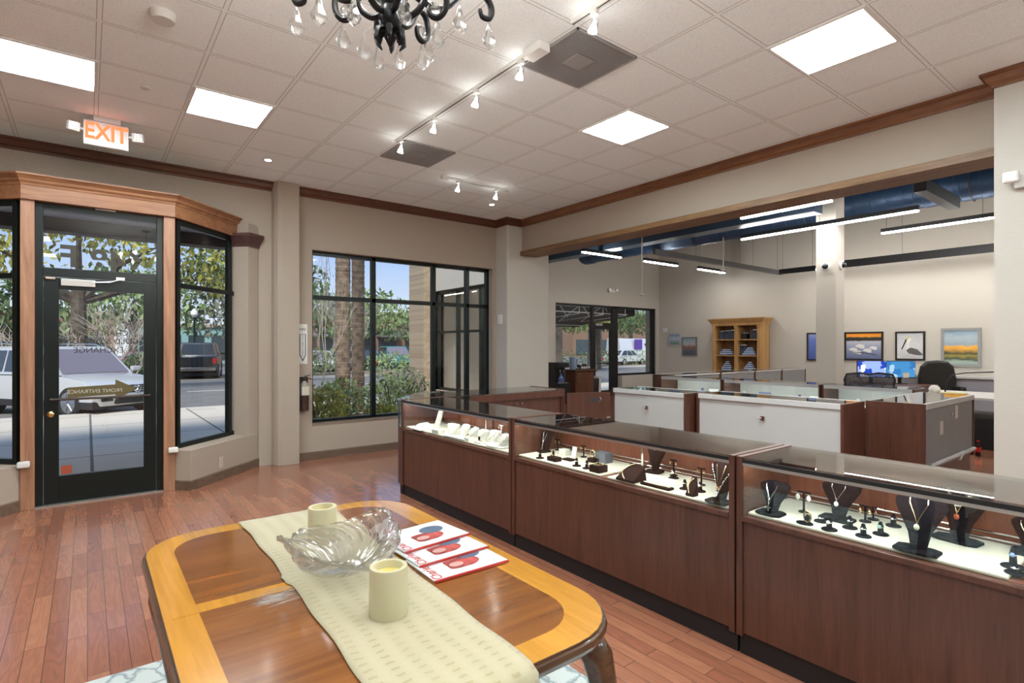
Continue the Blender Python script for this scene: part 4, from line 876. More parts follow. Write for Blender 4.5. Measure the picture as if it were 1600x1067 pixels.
# runner: cloth with a notch, drooping over the near end
def runner_mat():
    m,n,out=nodes('runner_cloth'); b=N(n,'ShaderNodeBsdfPrincipled'); L(n,b.outputs[0],out.inputs[0]); b.inputs['Roughness'].default_value=.65; b.inputs['Sheen Weight'].default_value=.2
    t=N(n,'ShaderNodeTexCoord'); s=N(n,'ShaderNodeSeparateXYZ'); L(n,t.outputs['UV'],s.inputs[0])
    def ping(src,k,ph=0):
        a=N(n,'ShaderNodeMath',operation='MULTIPLY_ADD'); a.inputs[1].default_value=k; a.inputs[2].default_value=ph; L(n,src,a.inputs[0]); q=N(n,'ShaderNodeMath',operation='PINGPONG'); q.inputs[1].default_value=.5; L(n,a.outputs[0],q.inputs[0]); return q.outputs[0]
    bands=ping(s.outputs[0],6.5); g1=N(n,'ShaderNodeMath',operation='GREATER_THAN'); g1.inputs[1].default_value=.30; L(n,bands,g1.inputs[0])
    no=N(n,'ShaderNodeTexNoise',Scale=25,Detail=3); L(n,t.outputs['UV'],no.inputs['Vector'])
    va=N(n,'ShaderNodeMath',operation='MULTIPLY_ADD'); va.inputs[1].default_value=.35; L(n,no.outputs[0],va.inputs[0]); L(n,s.outputs[1],va.inputs[2])
    va.inputs[1].default_value=.012; dash=ping(va.outputs[0],34); g2=N(n,'ShaderNodeMath',operation='GREATER_THAN'); g2.inputs[1].default_value=.36; L(n,dash,g2.inputs[0])
    mu=N(n,'ShaderNodeMath',operation='MULTIPLY'); L(n,g1.outputs[0],mu.inputs[0]); L(n,g2.outputs[0],mu.inputs[1])
    no2=N(n,'ShaderNodeTexNoise',Scale=6,Detail=2); L(n,t.outputs['UV'],no2.inputs['Vector']); m2=N(n,'ShaderNodeMath',operation='MULTIPLY'); L(n,mu.outputs[0],m2.inputs[0]); L(n,no2.outputs[0],m2.inputs[1])
    c1=N(n,'ShaderNodeMix',data_type='RGBA'); L(n,bands,c1.inputs[0]); c1.inputs[6].default_value=rgb((.44,.39,.25)); c1.inputs[7].default_value=rgb((.37,.32,.18))
    c=N(n,'ShaderNodeMix',data_type='RGBA'); L(n,m2.outputs[0],c.inputs[0]); L(n,c1.outputs[2],c.inputs[6]); c.inputs[7].default_value=rgb((.30,.235,.11)); L(n,c.outputs[2],b.inputs['Base Color'])
    bp=N(n,'ShaderNodeBump',Strength=.35,Distance=.002); L(n,dash,bp.inputs['Height']); L(n,bp.outputs[0],b.inputs['Normal']); return m
bm=bmesh.new(); uv=bm.loops.layers.uv.new('UVMap'); nu,nv=16,70; G=[]
for j in range(nv+1):
    v=j/nv; row=[]
    for i in range(nu+1):
        u=i/nu; Lp=v*1.84-.30
        yy=.97+max(Lp,0) if Lp>0 else .965; zz=TZ+.003
        if Lp<0: yy=.957-.012*min(1,-Lp*12); zz=TZ+.003+Lp+.0; 
        yl=max(Lp,0)/1.56
        xl=.465+.09*yl-.055*yl*yl+.003*math.sin(yl*31); 
        if 0.50<yl<.56: xl-=.008
        xr=.818+.065*yl+.003*math.sin(yl*29)
        if Lp<0: xl+=.01*math.sin(Lp*20); xr+=.008*math.sin(Lp*25); yy+=.008*math.sin(u*12)*min(1,-Lp*8)
        x=xl+(xr-xl)*u
        if Lp>=0: zz+=.0015*abs(math.sin(u*9+yl*23))+(.003*math.exp(-((yl-.53)/.01)**2)*(1-u))
        row.append(bm.verts.new((x,yy if yy<2.535 else 2.535,zz)))
    G.append(row)
for j in range(nv):
    for i in range(nu):
        f=bm.faces.new([G[j][i],G[j][i+1],G[j+1][i+1],G[j+1][i]])
        for lp,(a,b) in zip(f.loops,((i,j),(i+1,j),(i+1,j+1),(i,j+1))): lp[uv].uv=(a/nu,b/nv*1.84)
me=bpy.data.meshes.new('table_runner'); 
for v in bm.verts: v.co-=Vector((.66,1.74,TZ))
bm.to_mesh(me); bm.free(); me.materials.append(runner_mat()); 
for p_ in me.polygons: p_.use_smooth=True
ru=bpy.data.objects.new('table_runner',me); C.objects.link(ru); ru.location=(.66,1.74,TZ); md=ru.modifiers.new('s','SOLIDIFY'); md.thickness=.002; md.offset=1
tag(ru,'cream striped cloth runner lying along the dining table','table runner')
# candles
wax=mat('wax',(.55,.51,.33),.4,sss=.4,bump=.05,bscale=20); wax2=mat('wax_inner',(.72,.58,.18),.4,sss=.3)
def candle(x,y,label,r=.053,h=.132):
    o=thing('pillar_candle',label,'candle',(x,y,TZ+.005))
    pr_=[(r*.97,0),(r,.004),(r*1.005,h*.45),(r*.985,h*.55),(r*.98,h-.006),(r*.95,h),(r*.74,h),(r*.70,h-.006),(r*.69,h-.022)]
    MB().lathe(pr_,(x,y,TZ+.005),40,cap=False).build('wax_body',wax,o,smooth=True); MB().lathe([(r*.70,h-.024),(r*.69,h-.020),(r*.3,h-.026),(.001,h-.027)],(x,y,TZ+.005),32,cap=False).build('sunken_top',wax2,o,smooth=True)
candle(.655,1.40,'cream flameless pillar candle standing in front of the crystal bowl')
candle(.70,2.07,'cream flameless pillar candle behind the crystal bowl')
# crystal bowl
def crystal_mat():
    return MT['crystal']
bx,by=.655,1.755; bm=bmesh.new(); n=144; rows=[]
def bp_(a,t,th):
    lobes=1+.16*math.cos(2*(a-.4))+.07*math.cos(5*a+1)
    tw=a+.75*t*t; rib=math.cos(22*a)
    r=(.05+.15*t**.9*lobes*(1+.0*t))+.0050*rib*(.25+t)*(-.5 if th else 1)
    z=.010+.115*t**1.15*(1+.30*math.cos(2*(a+.75-.2))*t)+.010*math.cos(5*a+.6)*t*t-.03*max(0,t-.8)*5*max(0,math.cos(3*a))*.5
    if th: z-=.009; r+=.006
    return Vector((r*math.cos(tw),r*math.sin(tw),max(z,.0)))
ts=[0,.1,.22,.35,.5,.65,.78,.9,1.0]
inn=[[bm.verts.new(bp_(2*PI*i/n,t,0)) for i in range(n)] for t in ts]; outr=[[bm.verts.new(bp_(2*PI*i/n,t,1)) for i in range(n)] for t in ts]
for A in (inn,outr):
    for j in range(len(ts)-1):
        for i in range(n): bm.faces.new([A[j][i],A[j][(i+1)%n],A[j+1][(i+1)%n],A[j+1][i]])
for i in range(n): bm.faces.new([inn[-1][i],inn[-1][(i+1)%n],outr[-1][(i+1)%n],outr[-1][i]])
bm.faces.new(inn[0]); bm.faces.new(outr[0]); bmesh.ops.recalc_face_normals(bm,faces=bm.faces)
me=bpy.data.meshes.new('crystal_bowl'); bm.to_mesh(me); bm.free(); me.materials.append(crystal_mat())
for p_ in me.polygons: p_.use_smooth=True
o=bpy.data.objects.new('crystal_bowl',me); C.objects.link(o); o.location=(bx,by,TZ+.006); tag(o,'swirled ribbed crystal glass bowl with wavy rim on the table runner','bowl')
# magazines
def mag(cx,cy,rz,z,label):
    o=thing('magazine',label,'magazine',(cx,cy,z),group='fanned magazines'); M=rm((cx,cy,z),rz); w_,h_=.285,.215
    MB().box(-w_/2+.002,w_/2-.002,-h_/2+.002,h_/2-.001,0,.0052,M=M).build('pages',mat('paper_edge',(.7,.69,.66),.7),o)
    m=MB(); m.box(-w_/2,w_/2,-h_/2,h_/2,.0052,.0058,M=M); m.box(-w_/2,w_/2,-h_/2-.0006,-h_/2+.001,-.0,.0056,M=M); m.build('cover',mat('cover_white',(.78,.79,.80),.25,coat=.4),o)
    MB().box(-w_/2,w_/2,-h_/2-.0012,-h_/2+.006,.0,.0062,M=M).build('spine',mat('cover_red',(.45,.03,.02),.3,coat=.4),o)
    # red car with dark hat shape above it
    z0=.0061; b_=MB(); b_.prism([(.0+.062*math.cos(t)*(1+.15*math.cos(3*t)),-.025+.048*math.sin(t)*(1+.2*math.cos(2*t))) for t in [i*PI/12 for i in range(24)]],z0,z0+.0004,M=M); b_.build('red_picture',mat('picture_red',(.38,.07,.06),.35,var=.5,vscale=30),o)
    b_=MB(); b_.prism([(.055+.05*math.cos(t),.03+.038*math.sin(t)) for t in [i*PI/8 for i in range(16)]],z0+.0003,z0+.0008,M=M); b_.build('slate_picture',mat('picture_slate',(.10,.15,.22),.3),o)
    b_=MB(); b_.prism([(-.02+.026*math.cos(t),-.03+.018*math.sin(t)) for t in [i*PI/8 for i in range(16)]],z0+.0005,z0+.001,M=M); b_.build('pale_picture',mat('picture_pale',(.6,.35,.32),.3),o)
    e=Euler((0,0,rz+R(90)))
    def tx(body,size,lx,ly,mt,sx=1): text('cover_title',body,size,M@Vector((lx,ly,z0+.0002)),e,mt,o,ext=.0003,sx=sx,align='LEFT')
    tx('Charleston',.046,-w_/2+.022,-.100,mat('title_red',(.5,.03,.02),.3),.88)
zm=TZ+.002
mag(1.000,1.600,R(-1),zm,'lowest magazine of the fan, nearest the table end')
mag(1.005,1.725,R(2),zm+.0076,'middle magazine of the three fanned on the table')
mag(1.010,1.855,R(5),zm+.0152,'topmost magazine of the fan, nearest the crystal bowl and window')
# ================= hall: overhead =================
DG=mat('fixture_dark',(.03,.03,.033),.45); TB=emis('tube_glow',(1,.98,.95),TUBE); wire=mat('wire_gray',(.10,.10,.10),.5)
def linear(axis,a0,a1,c,z,label,glow=True,body=DG,wires=2,w_=.03,h=.07,wash=False):
    mid=(a0+a1)/2; loc=(mid,c,z) if axis=='X' else (c,mid,z)
    o=thing('linear_light',label,'hanging light',loc,group=None)
    def bx(m,p,q,dw,z0,z1):
        return m.box(p,q,c-dw,c+dw,z0,z1) if axis=='X' else m.box(c-dw,c+dw,p,q,z0,z1)
    bx(MB(),a0,a1,w_,z,z+h).build('housing',body,o)
    if glow: bx(MB(),a0+.01,a1-.01,w_*.95,z-.022,z).build('tube',TB,o)
    if wash:
        MB().box(c-.01,c+w_,a0+.02,a1-.02,z-.03,z-.004).build('wall_wash_tube',emis('wash_glow',(1,.97,.92),WASH*1.8),o); MB().box(c-w_,c-w_+.012,a0,a1,z-.045,z).build('shield',body,o)
    n=max(2,int((a1-a0)/1.2)+1) if wires>2 else wires
    for i in range(n):
        t=a0+.08+(a1-a0-.16)*i/(n-1); p=(t,c) if axis=='X' else (c,t)
        MB().tube([(p[0],p[1],z+h),(p[0],p[1],H2)],.0035,5).build('suspension_wire',wire,o)
    return o
linear('Y',3.22,4.54,8.0,3.49,'glowing tube light hanging highest, just under the wooden beam')
linear('Y',2.75,5.57,9.83,3.54,'longest glowing tube light, in front of the hall column',wires=3)
linear('Y',.9,3.73,11.3,3.54,'glowing tube light at the right, running behind the big white pier',wires=3)
linear('X',8.42,9.66,8.4,3.54,'short tube light in front of the blue duct end'); linear('X',10.5,11.8,8.4,3.54,'second short tube light right of the blue duct'); linear('X',12.7,13.95,8.4,3.54,'third short tube light, nearest the hall corner')
linear('Y',1.0,5.6,13.4,3.30,'long unlit black fixture hanging along the picture wall',glow=False,wires=3,h=.12,w_=.05,wash=True)  # shielded tube on its wall side glows, out of sight
linear('Y',5.75,6.6,13.4,3.30,'short black fixture glowing near the left side of the column',h=.08,wash=True)
for yy in (-.6,-2.6): [tag(linear('Y',yy-1.4,yy,q_,3.54,'hall tube light hidden behind the white pier'),group='hall tube lights hidden behind the white pier') for q_ in (8.0,11.3)]  # fixtures added beyond the pier to brighten the dark hall
linear('X',8.76,10.3,2.44,3.56,'short unlit black box fixture at top right under the beam',glow=False,h=.16,w_=.07)
st=thing('steel_beam','long dark gray steel bar hanging crosswise in the hall','beam',(11.7,7.0,3.36)); MB().box(9.06,14.3,6.97,7.04,3.36,3.47).build('bar',mat('steel_gray',(.13,.13,.13),.4,metal=.3),st)
for x in (9.3,10.5,11.7,12.3,12.9,14.1): MB().tube([(x,7.0,3.47),(x,7.0,H2)],.004,5).build('suspension_wire',wire,st)
BD=mat('duct_blue',(.035,.075,.15),.4,metal=.3,var=.15,vscale=2)
du=thing('round_duct','large dark blue spiral duct running the length of the hall ceiling','duct',(11.15,4,3.8))
prof=[]; m=MB(); pts=[];rr=[]
y=-3.0
while y<10.95:
    pts+= [(11.15,y,4.10),(11.15,y+.02,4.10),(11.15,y+.03,4.10)]; rr+=[.272,.272,.262]; y+=.25
m.tube(pts,rr,28); m.build('pipe',BD,du,smooth=True)
MB().tube([(11.15,10.7,4.10),(11.15,10.98,4.10)],.29,28).build('end_collar',BD,du,smooth=True)
for y in (9.9,7.4,4.9,2.4): MB().tube([(11.15+.285*math.cos(a),y,4.10+.285*math.sin(a)) for a in [i*PI/12 for i in range(24)]],.008,5,closed=True).build('hanger_band',wire,du)
tag(MB().box(9.0,9.32,3.9,10.9,3.62,3.86).build('rectangular_duct',mat('duct_bluegray',(.06,.10,.16),.4,metal=.3)),'straight blue-gray rectangular duct beside the round one','duct')
def pole(x,y,z,label,cap=True):
    o=thing('sprinkler_drop',label,'sprinkler',(x,y,z)); MB().tube([(x,y,z+.02),(x,y,H2)],.012,8).build('pipe',mat('pipe_white',(.6,.6,.58),.4),o); MB().lathe([(.02,.03),(.06,.01),(.06,0),(.01,-.02)],(x,y,z),14).build('head',M_['plastic_white'],o,smooth=True)
pole(8.8,7.1,2.53,'white ceiling drop hanging before the hall corner'); pole(11.0,6.65,3.16,'white ceiling drop beside the third short tube light')
def emerg(M,label):
    o=thing('emergency_light',label,'emergency light',M.translation)
    MB().box(-.14,.14,-.05,0,-.05,.05,M=M).build('housing',M_['plastic_white'],o,bevel=.01)
    for s_ in (-1,1):
        h=MB().ob((0,0,0),(.001,.001,.001)) if 0 else MB(); h.box(s_*.15-.045,s_*.15+.045,-.10,-.05,-.01,.07,M=M); hh=h.build('lamp_head',M_['plastic_white'],o,bevel=.01); g=MB()
        for i in range(4):
            for j in range(3): g.ball(M@Vector((s_*.15-.027+i*.018,-.101,.008+j*.022)),.007,7,5)
        g.build('led_lens',MT['led_lens'],hh)
emerg(Matrix.Translation((12.25,YF-.001,3.13)),'twin-head emergency light on the wall above the hall windows')
Mz=Matrix.Translation((5.449,.79,2.715))@Matrix.Rotation(R(-90),4,'Z'); emerg(Mz,'emergency light on the big white pier at the right edge')
def dome(loc,rot,label):
    M=Matrix.Translation(loc)@rot; o=thing('security_camera',label,'security camera',loc)
    MB().lathe([(.075,0),(.075,.03),(.06,.04)],n=20,M=M).build('mount',M_['plastic_white'],o,smooth=True); MB().lathe([(.05,.04),(.045,.065),(.025,.085),(.001,.092)],n=20,M=M,cap=False).build('dome',mat('dome_dark',(.02,.02,.025),.05),o,smooth=True)
dome((10.04,4.14,2.87),Matrix.Rotation(R(-90),4,'Y'),'dome camera on the left face of the hall column'); dome((10.21,3.98,2.89),Matrix.Rotation(R(90),4,'X'),'dome camera on the right face of the hall column')
tag(MB().box(XW-.02,XW-.001,10.7,10.85,1.95,2.08).build('wall_sensor',M_['plastic_white'],bevel=.004),'tiny white sensor on the hall wall left of the small pictures','sensor')
tag(MB().box(5.335,5.359,7.17,7.27,1.86,2.02).build('thermostat',M_['plastic_white'],bevel=.004),'small white thermostat right of the front window','thermostat')
# ================= pictures =================
def picture(y0,y1,z0,z1,fm,pm,label,fw=.035):
    o=thing('framed_picture',label,'picture',(XW-.02,(y0+y1)/2,z0)); 
    m=MB(); x0,x1=XW-.035,XW-.001
    m.box(x0,x1,y0,y1,z0,z0+fw); m.box(x0,x1,y0,y1,z1-fw,z1); m.box(x0,x1,y0,y0+fw,z0+fw,z1-fw); m.box(x0,x1,y1-fw,y1,z0+fw,z1-fw); m.build('frame',fm,o)
    c=MB().box(x0+.012,x1-.002,y0+fw,y1-fw,z0+fw,z1-fw).build('canvas',pm,o); return o,c
def blob(o,pts,mt,name,z=.0):  # flat painted shape on the canvas (y,z)
    MB().prism([(-y,zz) for y,zz in pts][::1],0,.002,M=Matrix.Translation((XW-.025-z,0,0))@Matrix(((0,0,-1,0),(-1,0,0,0),(0,1,0,0),(0,0,0,1)))).build(name,mt,o)
fbk=mat('frame_black',(.015,.014,.013),.4); fgr=mat('frame_gray',(.28,.28,.27),.5)
picture(10.19,10.63,1.52,1.90,mat('frame_silver',(.38,.40,.42),.4),grad('paint_a',[(0,(.12,.2,.1)),(.35,(.25,.35,.35)),(.6,(.45,.5,.55)),(1,(.12,.18,.35))],'Z',lo=0,hi=.38,noise=.6),'small gray framed landscape, left of the two by the hall windows')
picture(9.62,10.14,1.21,1.78,mat('frame_dkgray',(.16,.16,.17),.4),grad('paint_b',[(0,(.07,.08,.09)),(.3,(.1,.12,.14)),(.5,(.32,.12,.06)),(.6,(.4,.42,.42)),(1,(.2,.3,.36))],'Z',lo=0,hi=.57,noise=.35),'taller gray framed seascape, right of the two by the hall windows')
picture(5.55,6.43,1.14,1.84,fbk,grad('paint_c',[(0,(.06,.09,.3)),(.7,(.12,.18,.5)),(1,(.3,.35,.6))],'Z',lo=0,hi=.7,noise=.3),'blue picture in black frame half hidden behind the column')
o,c=picture(4.74,5.55,1.17,1.84,fbk,grad('paint_d',[(0,(.10,.12,.22)),(.25,(.2,.24,.38)),(.5,(.35,.38,.5)),(.66,(.5,.5,.55)),(.70,(.03,.03,.02)),(.80,(.03,.03,.02)),(.83,(.85,.33,.03)),(1,(.8,.25,.02))],'Z',lo=0,hi=.67,noise=.10),'black framed picture of white birds on water under an orange sky')
wb=mat('bird_white',(.75,.73,.7),.6)
for by_,bz,s in ((5.35,1.42,1),(5.20,1.50,1.1),(5.05,1.40,1),(4.93,1.46,.9),(5.26,1.36,1)): blob(o,[(by_+.09*s*math.cos(t)*(1+.3*math.cos(3*t)),bz+.045*s*math.sin(t)*(1+.3*math.sin(2*t))) for t in [i*PI/7 for i in range(14)]],wb,'painted_bird')
blob(o,[(5.4,1.36),(5.1,1.33),(4.86,1.29),(4.9,1.31),(5.2,1.36)],fbk,'painted_log',.001)
o,c=picture(3.94,4.50,1.19,1.83,fbk,grad('paint_e',[(0,(.5,.5,.5)),(.5,(.62,.62,.62)),(1,(.45,.46,.48))],'Z',lo=0,hi=.64,noise=.6),'black framed gray picture of a pelican')
blob(o,[(4.30,1.42),(4.20,1.47),(4.08,1.43),(3.98,1.32),(4.02,1.30),(4.12,1.31),(4.24,1.34)],mat('pelican_gray',(.12,.11,.11),.7,var=.4,vscale=40),'painted_body')
blob(o,[(4.30,1.40),(4.24,1.46),(4.23,1.58),(4.19,1.66),(4.24,1.70),(4.28,1.64),(4.28,1.54)],wb,'painted_neck',.001); blob(o,[(4.23,1.70),(4.27,1.72),(4.30,1.66),(4.27,1.64)],mat('pelican_yellow',(.6,.5,.15),.6),'painted_head',.002); blob(o,[(4.27,1.66),(4.30,1.66),(4.39,1.42),(4.36,1.44)],fbk,'painted_bill',.001)
picture(2.99,3.66,1.07,1.885,fgr,grad('paint_f',[(0,(.25,.4,.42)),(.12,(.35,.42,.35)),(.2,(.05,.07,.04)),(.28,(.35,.28,.06)),(.36,(.06,.07,.04)),(.42,(.55,.3,.06)),(.52,(.95,.45,.05)),(.58,(.3,.38,.42)),(.75,(.4,.48,.52)),(1,(.15,.26,.38))],'Z',lo=0,hi=.81,noise=.22,nscale=5),'large gray framed marsh sunset painting at the right',fw=.055)
# ================= oak bookcase =================
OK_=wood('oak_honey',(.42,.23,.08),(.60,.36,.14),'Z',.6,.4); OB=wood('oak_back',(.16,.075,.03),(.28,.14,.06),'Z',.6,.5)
bc=thing('oak_bookcase','honey oak bookcase with fluted posts and cornice, holding pyramids of small boxes','bookcase',(14.3,8.1,0))
bx0,bx1=14.08,14.48; by0,by1=7.40,8.86; bz0,bz1=.80,2.12
MB().box(bx0+.0,bx1,by0,by1,0,.79).build('base_cabinet',OK_,bc,bevel=.005)
MB().box(bx0-.02,bx1,by0-.02,by1+.02,.77,.81).build('base_shelf',OK_,bc,bevel=.006)
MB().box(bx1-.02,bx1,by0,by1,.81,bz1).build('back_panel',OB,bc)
for y,w_ in ((by0,.14),(by1-.10,.10),(8.09,.10)):
    MB().box(bx0+.01 if y!=by0 else bx0+.01,bx1-.02,y if y!=by0 else by0,y+(w_ if y!=by0 else w_),.81,bz1).build('upright',OK_,bc,bevel=.004)
    m=MB(); yc=y+w_-.055 if y==by0 else y+w_/2
    for k in (-.03,-.01,.01,.03): m.box(bx0-.006,bx0+.01,yc+k-.006,yc+k+.006,.90,bz1-.12)
    m.box(bx0-.015,bx0+.01,yc-.05,yc+.05,.81,.87); m.box(bx0-.015,bx0+.01,yc-.05,yc+.05,bz1-.1,bz1-.06); m.build('fluting',OK_,bc)
SH=(1.24,1.68)
bays=((by0+.14,8.09),(8.19,by1-.10))
for z in SH:
    for a,b in bays: MB().box(bx0+.02,bx1-.02,a,b,z-.012,z+.012).build('shelf',OK_,bc)
MB().sweep([(bx1,by0),(bx0,by0),(bx0,by1),(bx1,by1)],[(-.02,bz1-.04),(.01,bz1-.04),(.02,bz1+.02),(.05,bz1+.06),(.09,bz1+.12),(.10,bz1+.15),(-.02,bz1+.15)]).build('cornice',OK_,bc)
MB().box(bx0+.0,bx1,by0,by1,bz1-.05,bz1+.14).build('top',OK_,bc)
wh_=mat('lid_pale',(.60,.68,.78),.5); bl=mat('box_blue',(.03,.08,.25),.5)
pb=MB().box(-.032,.032,-.032,.032,0,.052).build('ring_box',bl,base=(0,0,0)); pb.data.materials.append(wh_)
m=MB(); m.box(-.032,.032,-.032,.032,0,.030); m.box(-.035,.035,-.035,.035,.031,.052); me=bpy.data.meshes.new('ring_box'); m.b.to_mesh(me); me.materials.append(bl); me.materials.append(wh_)
for p_ in me.polygons: p_.material_index=1 if p_.center.z>.0305 or (p_.center.z>.03 and p_.normal.z<0) else 0
pb.data=me; first=True
for (ci,z,rows,yc,lab) in ((0,.812,(5,4,3,2,1),None,'lower right'),(1,.812,(4,4,3,2,1),None,'lower left'),(0,1.252,(5,4,3,2),None,'middle right'),(1,1.252,(5,4,3),None,'middle left')):
    a,b=bays[ci]; yc=(a+b)/2-.03
    for r_,n_ in enumerate(rows):
        for i in range(n_):
            c_=pb if first else pb.copy()
            if not first: C.objects.link(c_)
            first=False; c_.location=(bx0+.07+.010*r_,yc+(i-(n_-1)/2)*.073,z+r_*.053); tag(c_,'small blue box with pale lid in the %s pyramid of the oak bookcase'%lab,'ring box','boxes in the %s pyramid'%lab)
def giftbag(y,z,w_,h,label,tissue=True,mt=None):
    o=thing('gift_bag',label,'gift bag',(bx0+.2,y,z)); MB().box(bx0+.12,bx0+.28,y-w_/2,y+w_/2,z,z+h).build('bag',mt or mat('bag_slate',(.045,.055,.085),.5),o,bevel=.004)
    if tissue:
        m=MB(); r_=random.Random(int(y*100))
        for i in range(7): m.ball((bx0+.2+r_.uniform(-.05,.05),y+r_.uniform(-.4,.4)*w_,z+h+.005),.03,6,4,(1,1,.8))
        m.build('tissue_paper',mat('tissue_white',(.7,.7,.72),.8),o)
    MB().box(bx0+.114,bx0+.119,y-.025,y+.025,z+h*.75,z+h*.9).build('emblem',mat('emblem_dark',(.01,.01,.015),.5),o)
giftbag(8.30,1.694,.16,.24,'slate gift bag on the top left shelf, right of three'); giftbag(8.47,1.694,.17,.23,'slate gift bag on the top left shelf, middle of three'); giftbag(8.64,1.694,.14,.22,'dark gift bag on the top left shelf, left of three')
giftbag(7.68,1.694,.20,.24,'slate gift bag at the right of the top right shelf'); giftbag(7.97,1.694,.14,.16,'small black box with a white bow on the top right shelf',mt=mat('bag_black',(.01,.01,.012),.5)); giftbag(8.00,1.252,.17,.27,'dark gift bag beside the middle right pyramid'); giftbag(8.68,1.252,.06,.17,'gray box beside the middle left pyramid',False,mat('box_gray',(.22,.2,.2),.5))
# ================= coffee corner by the hall windows =================
MW=wood('mahogany',(.06,.022,.012),(.14,.055,.028),'Z',1,.35)
cb=thing('wooden_cabinet','carved brown wooden cabinet with two doors and four drawers by the hall window','cabinet',(10.5,10.6,0))
MB().box(10.17,10.87,10.4,10.8,.06,.84).build('body',MW,cb,bevel=.006); MB().box(10.12,10.92,10.35,10.82,.84,.88).build('top',MW,cb,bevel=.008)
MB().box(10.15,10.89,10.39,10.81,0,.07).build('plinth',MW,cb)
for i,x in enumerate((10.20,10.54)):
    for z0,z1 in ((.72,.80),(.60,.70)):
        d_=MB().box(x,x+.30,10.385,10.4,z0,z1).build('drawer',MW,cb,bevel=.004); MB().ball((x+.15,10.378,(z0+z1)/2),.012,8,6).build('knob',M_['brass'],d_)
    d_=MB().box(x,x+.30,10.388,10.4,.10,.57).build('door',MW,cb,bevel=.004); MB().box(x+.05,x+.25,10.380,10.388,.15,.52).build('raised_panel',MW,d_,bevel=.006); MB().ball((x+(.27 if i==0 else .03),10.378,.40),.012,8,6).build('knob',M_['brass'],d_)
wd=thing('water_dispenser','tall black water dispenser left of the wooden cabinet','water dispenser',(9.72,10.55,0)); DK_=mat('appliance_black',(.015,.016,.018),.3)
m=MB(); m.box(9.54,9.9,10.5,10.8,0,1.08); m.build('body',DK_,wd,bevel=.02); MB().box(9.54,9.9,10.34,10.5,0,.55).build('lower_body',DK_,wd,bevel=.015); MB().box(9.54,9.9,10.34,10.5,.95,1.08).build('upper_body',DK_,wd,bevel=.015)
MB().box(9.6,9.84,10.36,10.49,.55,.57).build('drip_tray',M_['chrome'],wd); 
for x in (9.66,9.78): MB().tube([(x,10.5,.88),(x,10.44,.88),(x,10.44,.83)],.012).build('tap',M_['chrome'],wd)
tag(MB().lathe([(.07,0),(.08,.02),(.08,.1),(.03,.17),(.025,.22),(.03,.23)],(9.68,10.43,.571),16).build('blue_bottle',mat('bottle_blue',(.10,.16,.32),.2),smooth=True),'blue bottle with a narrow neck standing in the water dispenser','bottle')
jg=thing('water_jug','blue-gray jug with a handle standing on the wooden cabinet','jug',(10.27,10.6,.881)); MB().lathe([(.08,0),(.085,.02),(.09,.3),(.095,.33)],(10.27,10.6,.881),20).build('body',mat('jug_blue',(.22,.30,.40),.3),jg,smooth=True); MB().tube([(10.36,10.6,1.15),(10.42,10.6,1.12),(10.42,10.6,1.0),(10.36,10.6,.96)],.01).build('handle',mat('jug_dark',(.03,.04,.06),.4),jg)
tr=thing('serving_tray','dark wire tray of cups and packets on the wooden cabinet','tray',(10.62,10.58,.881)); MB().box(10.42,10.84,10.44,10.74,.881,.90).build('tray',M_['black'],tr)
m=MB(); rr_=random.Random(3)
for i in range(9): m.ob((10.45+i*.045,10.52+rr_.uniform(0,.15),.94+rr_.uniform(0,.05)),(.04,.06,.08),(rr_.uniform(-.4,.4),rr_.uniform(-.5,.5),rr_.uniform(0,3)))
m.build('packets',mat('packet_dark',(.03,.025,.022),.5),tr)
m=MB()
for i in range(4): m.ob((10.48+i*.09,10.47,.93),(.05,.03,.05),(.2,.1,rr_.uniform(-.4,.4)))
m.build('white_packets',M_['plastic_white'],tr)
tbn=thing('trash_bin','black cylindrical bin beside the wooden cabinet','bin',(11.1,10.6,0)); MB().lathe([(.11,0),(.13,.6),(.125,.62)],(11.1,10.6,0),20).build('body',M_['black'],tbn,smooth=True); MB().lathe([(.132,.62),(.132,.64),(.10,.65)],(11.1,10.6,0),20).build('lid_ring',M_['alu'],tbn,smooth=True)
struct('wall_stub',MB().box(11.22,11.36,10.6,11.0,0,.66),wht)
# ================= desk area =================
def monitor(x,y,rz,scr,label):
    M=Matrix.Translation((x,y,.75))@Matrix.Rotation(rz,4,'Z'); o=thing('computer_monitor',label,'monitor',(x,y,.75))
    MB().box(-.26,.26,-.015,.02,.12,.46,M=M).build('housing',M_['black'],o,bevel=.004); MB().box(-.25,.25,-.018,-.0155,.135,.45,M=M).build('screen',scr,o)
    m=MB(); m.box(-.03,.03,.02,.05,.0,.25,M=M); m.box(-.11,.11,-.05,.10,.0,.012,M=M); m.build('stand',M_['black'],o)
def screen_mat(nm,c0,c1,c2):
    m,n,out=nodes(nm); e=N(n,'ShaderNodeEmission',Strength=1.0); t=N(n,'ShaderNodeTexCoord'); v=N(n,'ShaderNodeTexVoronoi',Scale=9,distance='CHEBYCHEV'); L(n,t.outputs['Object'],v.inputs['Vector']); r=N(n,'ShaderNodeValToRGB'); r.color_ramp.interpolation='CONSTANT'
    r.color_ramp.elements[0].color=rgb(c0); r.color_ramp.elements[1].position=.72; r.color_ramp.elements[1].color=rgb(c2); q=r.color_ramp.elements.new(.4); q.color=rgb(c1); L(n,v.outputs[1],r.inputs[0]); L(n,r.outputs[0],e.inputs[0]); L(n,e.outputs[0],out.inputs[0]); return m
dk=thing('office_desk','dark office desk carrying the two blue monitors','desk',(12.6,4.0,0)); MB().box(12.0,13.1,3.35,4.75,.72,.75).build('desk_top',LM,dk); 
for y in (3.38,4.68): MB().box(12.05,13.05,y,y+.04,0,.72).build('side_panel',LM,dk)
rzm=R(-52)
